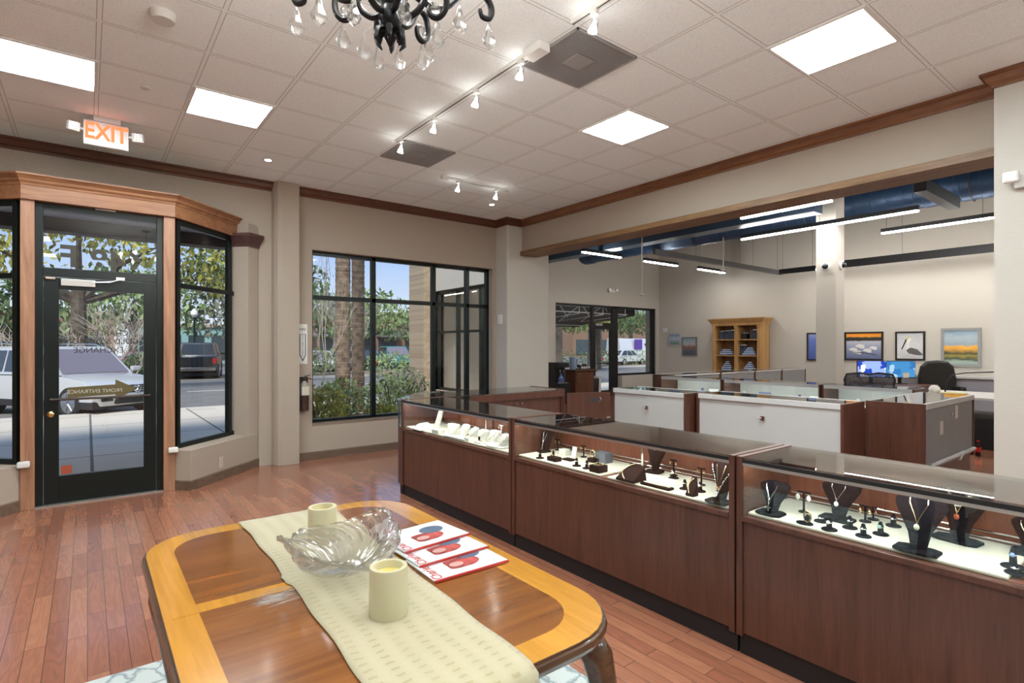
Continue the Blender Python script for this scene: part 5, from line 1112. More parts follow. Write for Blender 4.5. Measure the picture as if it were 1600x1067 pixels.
monitor(12.50,4.30,rzm,screen_mat('screen_a',(.02,.05,.35),(.25,.35,.8),(.7,.75,.85)),'left lit monitor with white windows on blue'); monitor(12.82,3.90,rzm,screen_mat('screen_b',(.03,.14,.35),(.05,.2,.42),(.3,.45,.6)),'right lit monitor with plain blue screen')
tag(MB().ob((12.75,3.78,.93),(.005,.10,.10),(0,0,R(-52)+R(90))).build('sticky_note',mat('note_cream',(.65,.6,.45),.7)),'cream sticky note at the lower right of the right monitor','note')
def mesh_mat():
    m,n,out=nodes('chair_mesh'); b=N(n,'ShaderNodeBsdfPrincipled'); b.inputs['Base Color'].default_value=rgb((.015,.018,.03)); b.inputs['Roughness'].default_value=.6; tr=N(n,'ShaderNodeBsdfTransparent'); t=N(n,'ShaderNodeTexCoord'); v=N(n,'ShaderNodeTexVoronoi',Scale=170); L(n,t.outputs['Object'],v.inputs['Vector']); g=N(n,'ShaderNodeMath',operation='GREATER_THAN'); g.inputs[1].default_value=.55; L(n,v.outputs[0],g.inputs[0]); mx=N(n,'ShaderNodeMixShader'); L(n,g.outputs[0],mx.inputs[0]); L(n,b.outputs[0],mx.inputs[1]); L(n,tr.outputs[0],mx.inputs[2]); L(n,mx.outputs[0],out.inputs[0]); return m
def office_chair(x,y,rz,label,mesh=True,top=1.08):
    M=Matrix.Translation((x,y,0))@Matrix.Rotation(rz,4,'Z'); o=thing('office_chair',label,'chair',(x,y,0)); lm=mat('leather_black',(.02,.018,.016),.35)
    if mesh:
        out_=[(-.28,.62),(-.30,.80),(-.33,1.0),(-.30,top),(-.12,top+.02),(0,top-.005),(.12,top+.02),(.30,top),(.33,1.0),(.30,.80),(.28,.62)]
        MB().tube([M@Vector((a,.22+.05*(abs(a)*2)**2,b)) for a,b in out_],.016,6,closed=True).build('back_frame',M_['black'],o,smooth='all')
        m=MB(); m.prism([(a*.97,b) for a,b in out_],.24,.245,M=M@Matrix(((1,0,0,0),(0,0,1,0),(0,1,0,0),(0,0,0,1)))); m.build('back_mesh',mesh_mat() if 'chair_mesh' not in MT else MT['chair_mesh'],o)
    else:
        m=MB(); m.prism([(-.30,.55),(-.32,.85),(-.27,top-.12),(-.17,top-.02),(0,top),(.17,top-.02),(.27,top-.12),(.32,.85),(.30,.55)],.18,.32,M=M@Matrix(((1,0,0,0),(0,0,1,0),(0,1,0,0),(0,0,0,1)))); m.build('backrest',lm,o,bevel=.05,seg=4)
        for s_ in (-1,1): MB().box(s_*.30-.05,s_*.30+.05,-.2,.22,.60,.72,M=M).build('armrest',lm,o,bevel=.03)
    MB().box(-.26,.26,-.26,.24,.42,.52,M=M).build('seat',lm,o,bevel=.04,seg=3); MB().tube([M@Vector((0,0,.42)),M@Vector((0,0,.1))],.03).build('gas_post',M_['black'],o)
    m=MB()
    for i in range(5): a=i*2*PI/5; m.tube([M@Vector((0,0,.10)),M@Vector((.30*math.cos(a),.30*math.sin(a),.06))],.018,6)
    m.build('star_base',M_['black'],o)
    for i in range(5): a=i*2*PI/5; MB().ball(M@Vector((.30*math.cos(a),.30*math.sin(a),.03)),.03,8,6).build('caster',M_['black'],o)
office_chair(9.46,3.35,R(125),'black mesh back office chair between the glass counters and the monitors'); office_chair(13.25,3.35,R(-60),'black leather office chair against the picture wall',False,1.22)
wc=thing('wall_counter','gray fronted counter with white top along the picture wall','counter',(14.1,2.8,0)); MB().box(13.75,14.45,1.2,4.2,0,.86).build('body',mat('counter_gray',(.30,.30,.33),.5),wc); MB().box(13.70,14.48,1.15,4.25,.86,.90).build('top',RIM,wc)
dw=thing('white_desk','white desk wing at the right end of the gray case','desk',(10.9,2.3,0)); MB().box(10.2,11.6,1.5,2.95,.72,.75).build('desk_top',mat('desk_white',(.55,.53,.5),.4),dw)
for x,y in ((10.25,1.55),(11.5,1.55),(10.25,2.85),(11.5,2.85)): MB().box(x,x+.05,y,y+.05,0,.72).build('leg',M_['alu'],dw)
dl=thing('desk_lamp','thin black arched desk lamp over the white desk','lamp',(10.72,2.66,.75)); MB().lathe([(.08,0),(.08,.015),(.01,.02)],(10.72,2.66,.751),16).build('base',M_['black'],dl,smooth=True); MB().tube([(10.72,2.66,.76),(10.74,2.64,.95),(10.80,2.58,1.05),(10.92,2.46,1.08),(11.2,2.15,1.10)],[.011,.010,.009,.009,.009],8).build('arm',M_['black'],dl,smooth='all')
bn=thing('small_statuette','white crumpled paper bag on the white desk','bag',(10.6,2.8,.75)); m=MB(); m.ball((10.55,2.75,.82),.08,8,6,(1,1,.9)); bn_=m.build('bag_body',M_['velvet_white'],bn)
tag(MB().box(10.35,10.6,2.35,2.65,.752,.79).build('paper_stack',mat('folder_yellow',(.6,.5,.2),.6)),'yellow folders stacked on the white desk','folders')
bt_=thing('soda_bottle','small dark soda bottle with red label on the hall floor','bottle',(9.62,2.02,0)); MB().lathe([(.03,0),(.033,.02),(.033,.05),(.028,.07),(.033,.10),(.03,.14),(.012,.18),(.012,.2)],(9.62,2.02,0),14).build('body',mat('cola',(.03,.008,.005),.1),bt_,smooth=True); MB().lathe([(.034,.06),(.034,.12)],(9.62,2.02,0),14).build('label_band',mat('label_red',(.6,.02,.02),.4),bt_); MB().lathe([(.014,.2),(.014,.215)],(9.62,2.02,0),10).build('cap',MT['label_red'],bt_)
tag(MB().box(10.3,11.5,1.9,2.8,0,.45).build('under_desk_shade',M_['black'],bevel=.01),'black cabinet in the shadow under the white desk','cabinet')  # dark block put in as shade below the desk top
# ================= wall items near the entry =================
fe=thing('fire_extinguisher','black fire extinguisher with pale label hanging left of the front window','fire extinguisher',(2.21,7.29,.70)); ex_=(2.225,7.285,0); BB=mat('ext_dark',(.045,.025,.02),.3)
MB().lathe([(.045,.68),(.058,.70),(.058,.98),(.045,1.02),(.02,1.05)],ex_,18).build('cylinder',mat('ext_gray',(.28,.24,.20),.35),fe,smooth=True); MB().lathe([(.0595,.67),(.0595,.86),(.05,.87)],ex_,18).build('lower_cup',BB,fe,smooth=True); MB().box(2.18,2.27,7.222,7.226,.87,.98).build('label_plate',mat('label_beige',(.55,.5,.42),.5),fe)
m=MB(); m.tube([(2.225,7.285,1.04),(2.225,7.285,1.10)],.015); m.tube([(2.225,7.27,1.10),(2.31,7.24,1.07)],.008); m.tube([(2.225,7.27,1.11),(2.29,7.24,1.13)],.008); m.build('valve_handle',BB,fe); MB().tube([(2.21,7.27,1.08),(2.16,7.25,1.05),(2.155,7.25,.9),(2.165,7.25,.8)],.009).build('hose',M_['black'],fe,smooth=True)
MB().lathe([(.018,0),(.018,.004)],M=Matrix.Translation((2.225,7.226,.80))@Matrix.Rotation(R(90),4,'X')).build('gauge',M_['chrome'],fe); MB().box(2.16,2.29,7.335,7.35,.70,1.1).build('wall_bracket',M_['black'],fe)
fs=thing('fire_extinguisher_sign','black and white arrow sign reading FIRE EXTINGUISHER above the extinguisher','sign',(2.225,7.345,1.28)); MB().box(2.165,2.285,7.344,7.35,1.27,1.79).build('plate',mat('sign_white',(.7,.69,.66),.5),fs)
m=MB(); m.prism([(2.185,1.66),(2.185,1.38),(2.225,1.30),(2.265,1.38),(2.265,1.66)],0,.001,M=Matrix.Translation((0,7.344,0))@Matrix.Rotation(R(90),4,'X')); m.build('arrow_outline',M_['black'],fs); m=MB(); m.prism([(2.195,1.655),(2.195,1.385),(2.225,1.325),(2.255,1.385),(2.255,1.655)],0,.001,M=Matrix.Translation((0,7.3425,0))@Matrix.Rotation(R(90),4,'X')); m.build('arrow',MT['sign_white'],fs)
text('fire_word','FIRE',.045,(2.225,7.343,1.72),(R(90),0,0),M_['black'],fs)
for i,cch in enumerate('EXTINGUISHER'): text('sign_letter',cch,.026,(2.225,7.3405,1.64-i*.0245),(R(90),0,0),M_['black'],fs,ext=.0005)
tag(MB().ob((1.18,6.85,.20),(.075,.008,.12),(0,0,R(45))).build('wall_outlet',mat('outlet_tan',(.48,.40,.33),.5),bevel=.003),'beige wall outlet on the low bay wall right of the door','outlet')
for x,l in ((-.46,'white plastic sensor box low on the left door post'),(.70,'white plastic sensor box low on the right door post')): tag(MB().box(x-.045,x+.045,6.60,6.66,.40,.455).build('door_sensor_box',M_['plastic_white'],bevel=.012),l,'sensor')
# ================= outside =================
GZ=-.10
def ground(nm,x0,x1,y0,y1,z,m): struct(nm,MB().box(x0,x1,y0,y1,z-.2,z),m)
def walk_mat():
    m,n,out=nodes('sidewalk'); b=N(n,'ShaderNodeBsdfPrincipled'); b.inputs['Roughness'].default_value=.9; L(n,b.outputs[0],out.inputs[0]); t=N(n,'ShaderNodeTexCoord'); br=N(n,'ShaderNodeTexBrick'); br.offset=0; br.inputs['Scale'].default_value=1; br.inputs['Brick Width'].default_value=1.964; br.inputs['Row Height'].default_value=1.9; br.inputs['Mortar Size'].default_value=.02; br.inputs['Color1'].default_value=rgb((.50,.45,.38)); br.inputs['Color2'].default_value=rgb((.54,.49,.42)); br.inputs['Mortar'].default_value=rgb((.12,.11,.10)); L(n,t.outputs['Object'],br.inputs['Vector']); L(n,br.outputs[0],b.inputs['Base Color']); return m
ground('ground_sidewalk',-30,2.6,7.6,16.3,GZ,walk_mat()); 
ground('ground_sidewalk_right',2.6,40,12.6,16.3,GZ,MT['sidewalk'])
ground('ground_bed',2.6,5.95,7.6,12.6,GZ,mat('mulch',(.13,.075,.05),.95,var=.5,vscale=20,bump=.8,bscale=25))
ground('ground_hall_walk',5.95,40,11.22,12.6,GZ,MT['sidewalk'])
struct('trim_curb',MB().box(-30,40,16.3,16.45,-.25,GZ+.01),mat('curb',(.5,.48,.45),.9))
ground('ground_road',-60,90,16.45,30,GZ-.13,mat('asphalt',(.16,.155,.15),.9,var=.15,vscale=2,bump=.3,bscale=80))
ground('ground_verge',-60,90,30,33.5,GZ-.02,mat('verge',(.20,.14,.08),.95,var=.4,vscale=6))
struct('trim_far_curb',MB().box(-60,90,29.8,30,-.25,GZ),MT['curb'])
ground('ground_parking',-90,140,33.5,120,GZ-.1,MT['asphalt'])
for i in range(6): tag(MB().box(-9+i*6,-6+i*6,24,24.12,GZ-.13,GZ-.122).build('road_line',mat('line_white',(.6,.6,.58),.8)),'white painted dash on the road, one of a line','road marking','white road dashes')
# porch over the entrance
struct('ceiling_porch',MB().box(-9,2.2,7.6,10.9,3.42,3.5),mat('porch_soffit',(.35,.33,.38),.8)); 
struct('trim_porch_beam',MB().box(-9,2.2,10.6,10.9,3.22,3.42),mat('porch_beam',(.03,.03,.03),.7)); 
struct('wall_porch_post',MB().box(-4.6,-4.2,10.6,10.9,GZ,3.22),MT['porch_beam'])
# foliage
def leafm(nm,c): return mat(nm,c,.6,var=.45,vscale=1.2)
G1=leafm('leaf_green',(.17,.27,.07)); G2=leafm('leaf_dark',(.09,.15,.05)); G3=leafm('leaf_yellow',(.34,.33,.07)); G4=leafm('leaf_pale',(.22,.30,.12)); G5=leafm('leaf_gray',(.22,.24,.17))
BKM=mat('bark',(.11,.09,.07),.95,var=.4,vscale=6,bump=.6,bscale=12); BR2=mat('bark_pale',(.42,.36,.30),.9); PB=mat('palm_bark',(.19,.14,.10),.95,var=.5,vscale=9,bump=.8,bscale=20)
def foliage(mb,blobs,n,s,seed):
    r=random.Random(seed); tot=sum(b[3]*b[4]*b[5] for b in blobs); vs=[];fs=[]
    for cx,cy,cz,rx,ry,rz in blobs:
        for i in range(max(6,int(n*rx*ry*rz/tot))):
            while 1:
                p=Vector((r.uniform(-1,1),r.uniform(-1,1),r.uniform(-1,1)))
                if .35<p.length<1 or (p.length<=.35 and r.random()<.3): break
            c=Vector((cx+p.x*rx,cy+p.y*ry,cz+p.z*rz)); e=Euler((r.uniform(0,6),r.uniform(0,6),r.uniform(0,6))).to_matrix(); q=s*r.uniform(.6,1.3)
            mb.quad(*[c+e@Vector(v) for v in ((-q,0,0),(0,-q*.45,0),(q,0,0),(0,q*.45,0))])
    return mb
def tree(x,y,label,trunk_r,trunk_h,blobs,lm,n=1500,s=.12,bark=BKM,lean=0,seed=1,name='leafy_tree',cat='tree',group=None):
    o=thing(name,label,cat,(x,y,GZ),group=group); m=MB(); top=Vector((x+lean,y,GZ+trunk_h)); m.tube([(x,y,GZ-.1),(x+lean*.3,y,GZ+trunk_h*.4),top],[trunk_r*1.15,trunk_r*.9,trunk_r*.7],10)
    for bl in blobs[:5]:
        c=Vector((x+bl[0],y+bl[1],bl[2])); m.tube([Vector((x+lean*.5,y,GZ+trunk_h*.75)),(Vector((x+lean,y,GZ+trunk_h))+c)/2+Vector((0,0,-.2)),c],[trunk_r*.5,trunk_r*.3,trunk_r*.08],6)
    m.build('trunk',bark,o,smooth=True); f=MB(); foliage(f,[(x+b[0],y+b[1],b[2],b[3],b[4],b[5]) for b in blobs],n,s,seed); f.build('foliage',lm,o); return o
def bush(x,y,r_,h,label,lm=G1,n=700,s=.05,seed=2,group=None,cat='bush'):
    o=thing('bush',label,cat,(x,y,GZ),group=group); m=MB(); q=random.Random(seed)
    for i in range(9): a=q.uniform(0,6.3); m.tube([(x,y,GZ-.05),(x+r_*.4*math.cos(a),y+r_*.4*math.sin(a),GZ+h*.5),(x+r_*.8*math.cos(a),y+r_*.8*math.sin(a),GZ+h*.85)],.008,4)
    m.build('stems',BKM,o); f=MB(); foliage(f,[(x,y,GZ+h*.62,r_,r_,h*.42)],n,s,seed); f.build('foliage',lm,o); return o
def hedge(x0,x1,y0,y1,h,label,lm=G2,n=1800,s=.10,seed=5):
    f=MB(); r=random.Random(seed); bl=[]; k=max(2,int((x1-x0)/1.0))
    for i in range(k): bl.append((x0+(i+.5)*(x1-x0)/k,(y0+y1)/2,GZ+h*.5,(x1-x0)/k*.75,(y1-y0)/2,h*.55))
    foliage(f,bl,n,s,seed); o=f.build('hedge',lm); tag(o,label,'hedge',kind='stuff'); return o
tree(-.25,25,'large oak across the road, trunk centred in the door glass',.30,4.2,[(-3,0,5.2,2.6,2,1.3),(2.5,0,5.4,2.6,2,1.2),(0,0,6.6,3.2,2.4,1.4),(-5,1,4.6,2,1.6,1.0),(5,1,4.4,1.8,1.6,.9),(-1.4,0,4.2,1.2,1,.7),(2.2,.5,3.9,1.4,1,.5)],G3,4200,.15,seed=3)
tree(-7.5,27,'leafy oak across the road at the left edge',.30,4,[(0,0,5.5,3,2,1.8),(-2,0,4.5,2,2,1.2),(2,0,4.8,2,1.5,1.2)],G1,2600,.15,seed=4)
tree(5.8,27,'oak across the road seen through the right door sidelight',.26,4.2,[(0,0,5.2,2.6,2,1.3),(-1.6,0,4.4,1.4,1.2,.9),(2,0,4.6,1.6,1.4,1.1),(0,1,6.6,2.6,2,1.2)],G2,2600,.14,seed=6)
tree(4.3,14.2,'branch of street tree hanging before the right door sidelight',.10,4.6,[(-.5,0,4.0,.8,.7,.5),(.2,0,3.2,.6,.6,.4),(-1.0,.3,4.8,1.0,.8,.5)],G2,650,.07,seed=7)
# palmetto trunk before the front window, second trunk for its reflection, pale bare trees
for x,y,r_,l in ((4.42,11.75,.155,'thick rough tree trunk outside the front window, nearer of two'),(5.23,12.9,.15,'rough tree trunk half hidden behind the nearer one')):
    o=thing('tree_trunk',l,'tree',(x,y,GZ)); m=MB(); pts=[];rr=[]; z=GZ-.05
    while z<7: pts+=[(x,y,z),(x,y,z+.12)]; rr+=[r_*(1.0),r_*1.06]; z+=.13
    m.tube(pts,rr,14); m.build('trunk',PB,o,smooth=True)
    f=MB(); q=random.Random(int(x*10))
    for i in range(26):
        a=q.uniform(0,6.3); u=q.uniform(.4,1.0)
        for k in range(7):
            b=a+(k-3)*.09; f.quad((x,y,7),(x+1.1*math.cos(b-.02)*u,y+1.1*math.sin(b-.02)*u,7+.5*u),(x+1.8*math.cos(b)*u,y+1.8*math.sin(b)*u,6.9),(x+1.1*math.cos(b+.02)*u,y+1.1*math.sin(b+.02)*u,7+.5*u))
    f.build('fronds',G1,o)
def bare(x,y,h,label,bark=BR2,seed=1,r0=.05,sp=.5,n0=4,depth=5):
    o=thing('bare_tree',label,'tree',(x,y,GZ)); m=MB(); q=random.Random(seed)
    def br(p,d,l,r_,k):
        e=p+d*l; mid=(p+e)/2+Vector((q.uniform(-.04,.04),q.uniform(-.04,.04),0))*l; m.tube([p,mid,e],[r_,r_*.85,r_*.7],4)
        if k<=0: return
        for i in range(3 if k>1 else 2):
            nd=(d+Vector((q.uniform(-sp,sp),q.uniform(-sp,sp),q.uniform(-.1,.35)))).normalized(); br(e if i else mid+(e-mid)*.6,nd,l*q.uniform(.6,.85),r_*.6,k-1)
    for i in range(n0):
        br(Vector((x,y,GZ-.05)),Vector((q.uniform(-sp,sp)*.7,q.uniform(-sp,sp)*.5,1)).normalized(),h*.32,r0,depth-1)
    m.build('branches',bark,o); return o
bare(1.0,23,3.6,'pale bare crape myrtle beyond the silver car',seed=11,sp=.8,n0=7,depth=5,r0=.032); bare(-1.6,24,3.2,'pale bare shrub left of the big oak trunk',seed=12,sp=.8,n0=4,depth=4)
bare(3.30,10.6,4.2,'thin pale bare tree just outside the left of the front window',mat('bark_ash',(.35,.31,.26),.9),seed=14,sp=.35,n0=2,depth=4,r0=.018)
for i,(x,y,s_) in enumerate(((9,34,21),(13,38,22),(17,42,23))): bare(x,y,6.0,'bare gray tree in the car park, %s of three'%('nearest','middle','farthest')[i],mat('bark_ash',(.35,.31,.26),.9),seed=s_,sp=.5,n0=3,depth=5,r0=.05)
# planting bed
for i,(x,y,r_,h,lm,l) in enumerate(((2.95,8.9,.50,.95,G3,'yellow-green bush at the lower left of the front window'),(3.55,9.5,.55,1.0,G4,'green bush before the thick tree trunk'),(3.95,8.7,.35,.62,G3,'low sparse bush beneath the middle of the front window'),(4.55,9.6,.55,1.05,G4,'bushy shrub right of the thick tree trunk'),(5.15,10.2,.50,1.15,G5,'purple-tinged shrub before the brick pier'),(5.0,8.8,.35,.55,G3,'low bush near the right end of the front window'))):
    bush(x,y,r_,h,l,lm,900,.045,seed=30+i)
for x0,x1,y0,y1,h,l,lm in ((-14,-1.6,31,32.6,1.3,'green hedge with white flowers across the road at far left',G1),(1.5,3.9,31,32.4,1.25,'dark hedge behind the silver car',G2),(6.3,12,30.6,32,1.45,'bright green hedge right of the black pickup',G4),(12.5,22,28.5,30,1.25,'long hedge seen through the front window',G4),(24,50,31,33,1.3,'long hedge seen through the hall windows',G4)):
    hedge(x0,x1,y0,y1,h,l,lm,2200,.10,seed=int(x0*7)+100)
wf=MB(); q=random.Random(9)
for i in range(60): wf.ball((q.uniform(-9,-2.4),31+q.uniform(-.25,.1),q.uniform(.35,1.0)),.06,5,4)
tag(wf.build('white_flowers',mat('flower_white',(.8,.78,.75),.7)),'white blossoms scattered on the far left hedge','flowers',kind='stuff')
# background trees, each its own
q=random.Random(17)
for i in range(11):
    x=-26+i*7.2+q.uniform(-1,1); y=52+q.uniform(-4,5)+(i>7)*6; h=q.uniform(6.5,9.5); lm=(G2,G4,G5)[i%3]
    tree(x,y,'%s tree standing behind the car park, %s from the left'%(('dark green','pale green','gray-green')[i%3],('first','second','third','fourth','fifth','sixth','seventh','eighth','ninth','tenth','eleventh','twelfth','thirteenth')[i]),.3,h*.45,[(0,0,h*.62,4.2,3,h*.30),(-2.6,0,h*.42,2.6,2,h*.2),(2.6,0,h*.45,2.6,2,h*.22)],lm,1500,.30,seed=60+i,group='trees behind the car park')
for i,(x,y) in enumerate(((16,17.6),(27,26),(30,28.4),(37,40),(56,47),(48,45))):
    h=(7.5,8,9,8.5,9,10)[i]; tree(x,y,'leafy tree seen through the hall windows, %s in distance'%('nearest','second','third','fourth','fifth','farthest')[i],.3,h*.5,[(0,0,h*.62,3.2,3,h*.28),(-2,0,h*.45,2,2,h*.16),(2,0,h*.48,2,2,h*.16)],(G3,G2,G4)[i%3],1700,.2,seed=90+i,group='trees outside the hall')
# buildings far behind
def building(x0,x1,y,h,wallm,label,awn=None,n=5,band=None):
    o=thing('shop_building',label,'building',((x0+x1)/2,y,GZ)); MB().box(x0,x1,y,y+10,GZ-.1,h).build('wall',wallm,o); w_=(x1-x0)/n
    for i in range(n):
        c=x0+(i+.5)*w_; f=MB().box(c-w_*.34,c+w_*.34,y-.06,y,.1,2.6).build('window',mat('far_glass',(.05,.07,.08),.15),o)
        if awn: m=MB(); m.prism([(y-1.3,2.7),(y,3.7),(y,2.7)],c-w_*.42,c+w_*.42,M=Matrix(((0,0,1,0),(1,0,0,0),(0,1,0,0),(0,0,0,1)))); m.build('awning',awn,o)
    if band: MB().box(x0-.2,x1+.2,y-.3,y,h-1.2,h-.2).build('sign_band',band,o)
    MB().box(x0-.2,x1+.2,y-.2,y+10,h,h+.3).build('parapet',mat('parapet',(.45,.38,.30),.8),o)
building(14,40,66,5.6,mat('brick_far',(.32,.19,.13),.9),'brick shop building with gray awnings beyond the parked cars',mat('awning_gray',(.12,.13,.15),.8),7)
building(3.5,11.5,62,3.4,mat('teal_far',(.25,.45,.45),.8),'low teal building behind the black pickup',None,4)
building(-12,2,64,4.4,mat('brick_far',(.32,.19,.13),.9),'low brick building behind the silver car',None,5)
building(62,90,64,7,mat('stucco_far',(.24,.15,.10),.9),'brown building far behind the hall windows',None,6)
# cars
TI=mat('tire',(.015,.015,.015),.8); RM=mat('rim_alloy',(.55,.56,.58),.25,metal=1); DG_=mat('car_glass',(.03,.035,.04),.05,spec=1); BP=mat('car_black_trim',(.015,.015,.016),.4)
HL=mat('headlight',(.55,.58,.62),.08,spec=1); TLm=mat('tail_light',(.45,.02,.02),.2)
def car(x,y,heading,paint,label,kind='sedan',detail=False,z=GZ-.13):
    """heading: angle of the car's forward axis; local +x is forward"""
    D={'suv':(4.85,1.96,1.72,1.02,.38),'sedan':(4.6,1.82,1.42,.88,.33),'pickup':(5.6,2.0,1.92,1.25,.42),'van':(5.9,2.05,2.5,1.25,.35)}[kind]; Ln,W_,H_,belt,wr_=D
    M=Matrix.Translation((x,y,z))@Matrix.Rotation(heading,4,'Z'); o=thing({'suv':'sport_utility_car','sedan':'parked_car','pickup':'pickup_truck','van':'delivery_van'}[kind],label,'car' if kind!='van' else 'van',(x,y,z)); h=Ln/2; hw=W_/2
    if kind in('suv','sedan'): prof=[(-h,.45),(-h+.03,belt-.12),(-h+.25,belt+.02),(h-1.35,belt+.02),(h-.35,belt-.14),(h-.08,belt-.32),(h,.55),(h-.08,.30),(-h+.1,.30)]
    elif kind=='pickup': prof=[(-h,.55),(-h,belt-.03),(-h+.1,belt),(h-1.5,belt+.03),(h-.25,belt-.06),(h,belt-.25),(h,.5),(h-.1,.42),(-h+.1,.45)]
    else: prof=[(-h,.4),(-h,1.3),(h-1.2,1.3),(h-.4,1.1),(h,.8),(h,.4)]
    # lofted body with rounded plan at nose and tail
    m=MB(); rows=[]
    for s_ in (-1,-.97,-.80,0,.80,.97,1):
        rows.append([m.b.verts.new(M@Vector((px*(1 if abs(s_)<.9 else .975) - (0 if abs(s_)<.7 else (.06 if px>0 else -.06)*abs(s_)**6),s_*hw*(1 if pz<belt*.93 else .95),pz if abs(s_)<.9 or pz<belt*.9 else pz-.04))) for px,pz in prof])
    n=len(prof)
    for a,b in zip(rows,rows[1:]):
        for i in range(n): m.b.faces.new([a[i],a[(i+1)%n],b[(i+1)%n],b[i]])
    m.b.faces.new(rows[0]); m.b.faces.new(rows[-1][::-1]); m.build('body',paint,o,smooth=30,bevel=.02)
    if kind=='suv': cab=((-h+.12,h-1.40),(-h+.55,h-2.15))
    elif kind=='sedan': cab=((-h+.35,h-1.35),(-h+1.1,h-2.1))
    elif kind=='pickup': cab=((-h+1.75,h-1.45),(-h+2.0,h-2.15))
    else: cab=((-h,h-.95),(-h,h-1.6))
    (a0,a1),(c0,c1)=cab; bz=belt if kind!='van' else 1.28; wt=hw*.78; wb_=hw*.94
    def cv(t,sx): # corner vectors at height t
        return [Vector((a0+(c0-a0)*t,-(wb_+(wt-wb_)*t),bz+(H_-bz)*t)),Vector((a1+(c1-a1)*t,-(wb_+(wt-wb_)*t),bz+(H_-bz)*t)),Vector((a1+(c1-a1)*t,(wb_+(wt-wb_)*t),bz+(H_-bz)*t)),Vector((a0+(c0-a0)*t,(wb_+(wt-wb_)*t),bz+(H_-bz)*t))]
    m=MB(); A=[m.b.verts.new(M@v) for v in cv(0,1)]; B=[m.b.verts.new(M@v) for v in cv(.96,1)]; T=[m.b.verts.new(M@(v+Vector((.06 if i in(0,3) else -.12,.06 if i<2 else -.06,.03)))) for i,v in enumerate(cv(.97,1))]
    for i in range(4): m.b.faces.new([A[i],A[(i+1)%4],B[(i+1)%4],B[i]]); m.b.faces.new([B[i],B[(i+1)%4],T[(i+1)%4],T[i]])
    m.b.faces.new(T); m.build('cabin',paint,o,smooth=30,bevel=.02)
    def pane(i,u0,u1,t0,t1,nm='side_window',mt=DG_):
        p0,p1=cv(t0,1),cv(t1,1); j=(i+1)%4; ee=[p0[i].lerp(p0[j],u0),p0[i].lerp(p0[j],u1),p1[i].lerp(p1[j],u1),p1[i].lerp(p1[j],u0)]
        nrm=(ee[1]-ee[0]).cross(ee[2]-ee[0]).normalized(); m=MB(); m.quad(*[M@(e_+nrm*.012) for e_ in ee]); m.build(nm,mt,o)
    if kind!='van':
        for i in (0,2):
            pane(i,.06,.36,.1,.86); pane(i,.39,.66,.1,.86); pane(i,.69,.93,.1,.86)
        pane(1,.05,.95,.04,.90,'windshield',mat('windshield_tint',(.16,.14,.17),.05,spec=1)); pane(3,.08,.92,.1,.88,'rear_window')
    else:
        for i,u in ((0,(.80,.96)),(2,(.04,.20))): pane(i,u[0],u[1],.1,.6)
        pane(1,.06,.94,.05,.75,'windshield')
    for k,(wx,wy) in enumerate(((h-.95,hw-.10),(h-.95,-hw+.10),(-h+.95,hw-.10),(-h+.95,-hw+.10))):
        WM=M@Matrix.Translation((wx,wy,wr_))@Matrix.Rotation(R(90),4,'X')
        w0=MB().lathe([(wr_*.62,-.115),(wr_*.92,-.115),(wr_,-.08),(wr_,.08),(wr_*.92,.115),(wr_*.62,.115)],n=24,M=WM).build('wheel',TI,o,smooth=True)
        sd=-1 if wy>0 else 1; m=MB()
        m.lathe([(wr_*.62,0),(wr_*.66,.012),(wr_*.58,.014)],n=24,M=WM@Matrix.Translation((0,0,sd*.112)))
        for a in range(7):
            an=a*2*PI/7; m.tube([WM@Vector((.03*math.cos(an),.03*math.sin(an),sd*.125)),WM@Vector((wr_*.62*math.cos(an),wr_*.62*math.sin(an),sd*.118))],.022,5)
        m.lathe([(.05,0),(.04,.02)],n=10,M=WM@Matrix.Translation((0,0,sd*.115))); m.build('alloy_rim',RM,w0)
    for s_ in (-1,1):
        MB().box(h-.42,h-.04,s_*(hw-.12)-.0-(.34 if s_>0 else -.0),s_*(hw-.12)+(.0 if s_>0 else .34),belt-.36,belt-.22,M=M).build('headlight',HL,o,bevel=.02)
        MB().box(-h-.008,-h+.06,s_*(hw-.14)-.09,s_*(hw-.14)+.09,belt-.38,belt-.12,M=M).build('tail_light',TLm,o,bevel=.01)
        mr_=MB(); mr_.ob(M@Vector((a1-.12,s_*(hw+.10),belt+.10)),(.14,.24,.15),(0,0,heading)); mr_.build('side_mirror',paint if kind!='pickup' else BP,o,bevel=.04)
    MB().box(-h+.15,h-.12,-hw-.004,hw+.004,.24,.42,M=M).build('lower_trim',BP,o,bevel=.02)
    MB().box(h-.10,h+.012,-.52,.52,.34,.52,M=M).build('lower_grille',BP,o,bevel=.01)
    if detail:
        g=MB(); g.box(h-.12,h-.012,-.55,.55,belt-.42,belt-.24,M=M); gg=g.build('grille',BP,o,bevel=.01); c=MB()
        for zz in (belt-.38,belt-.33,belt-.28): c.box(h-.012,h-.004,-.54,.54,zz-.006,zz+.006,M=M)
        c.build('chrome_bars',M_['chrome'],gg)
        BM=M@Matrix.Translation((h+.004,0,belt-.33))@Matrix.Rotation(R(90),4,'Y')@Matrix.Rotation(R(90),4,'Z')
        e=MB(); e.tube([BM@Vector((.085*math.cos(a),.085*math.sin(a),.0)) for a in [i*PI/12 for i in range(24)]],.010,6,closed=True)
        for pl in ([(-.045,.065),(-.012,.005),(0,.028),(.012,.005),(.045,.065)],[(-.075,.03),(-.035,-.065),(0,-.005),(.035,-.065),(.075,.03)]): e.tube([BM@Vector((p_[0],p_[1],0)) for p_ in pl],.008,5)
        e.build('round_badge',M_['chrome'],gg)
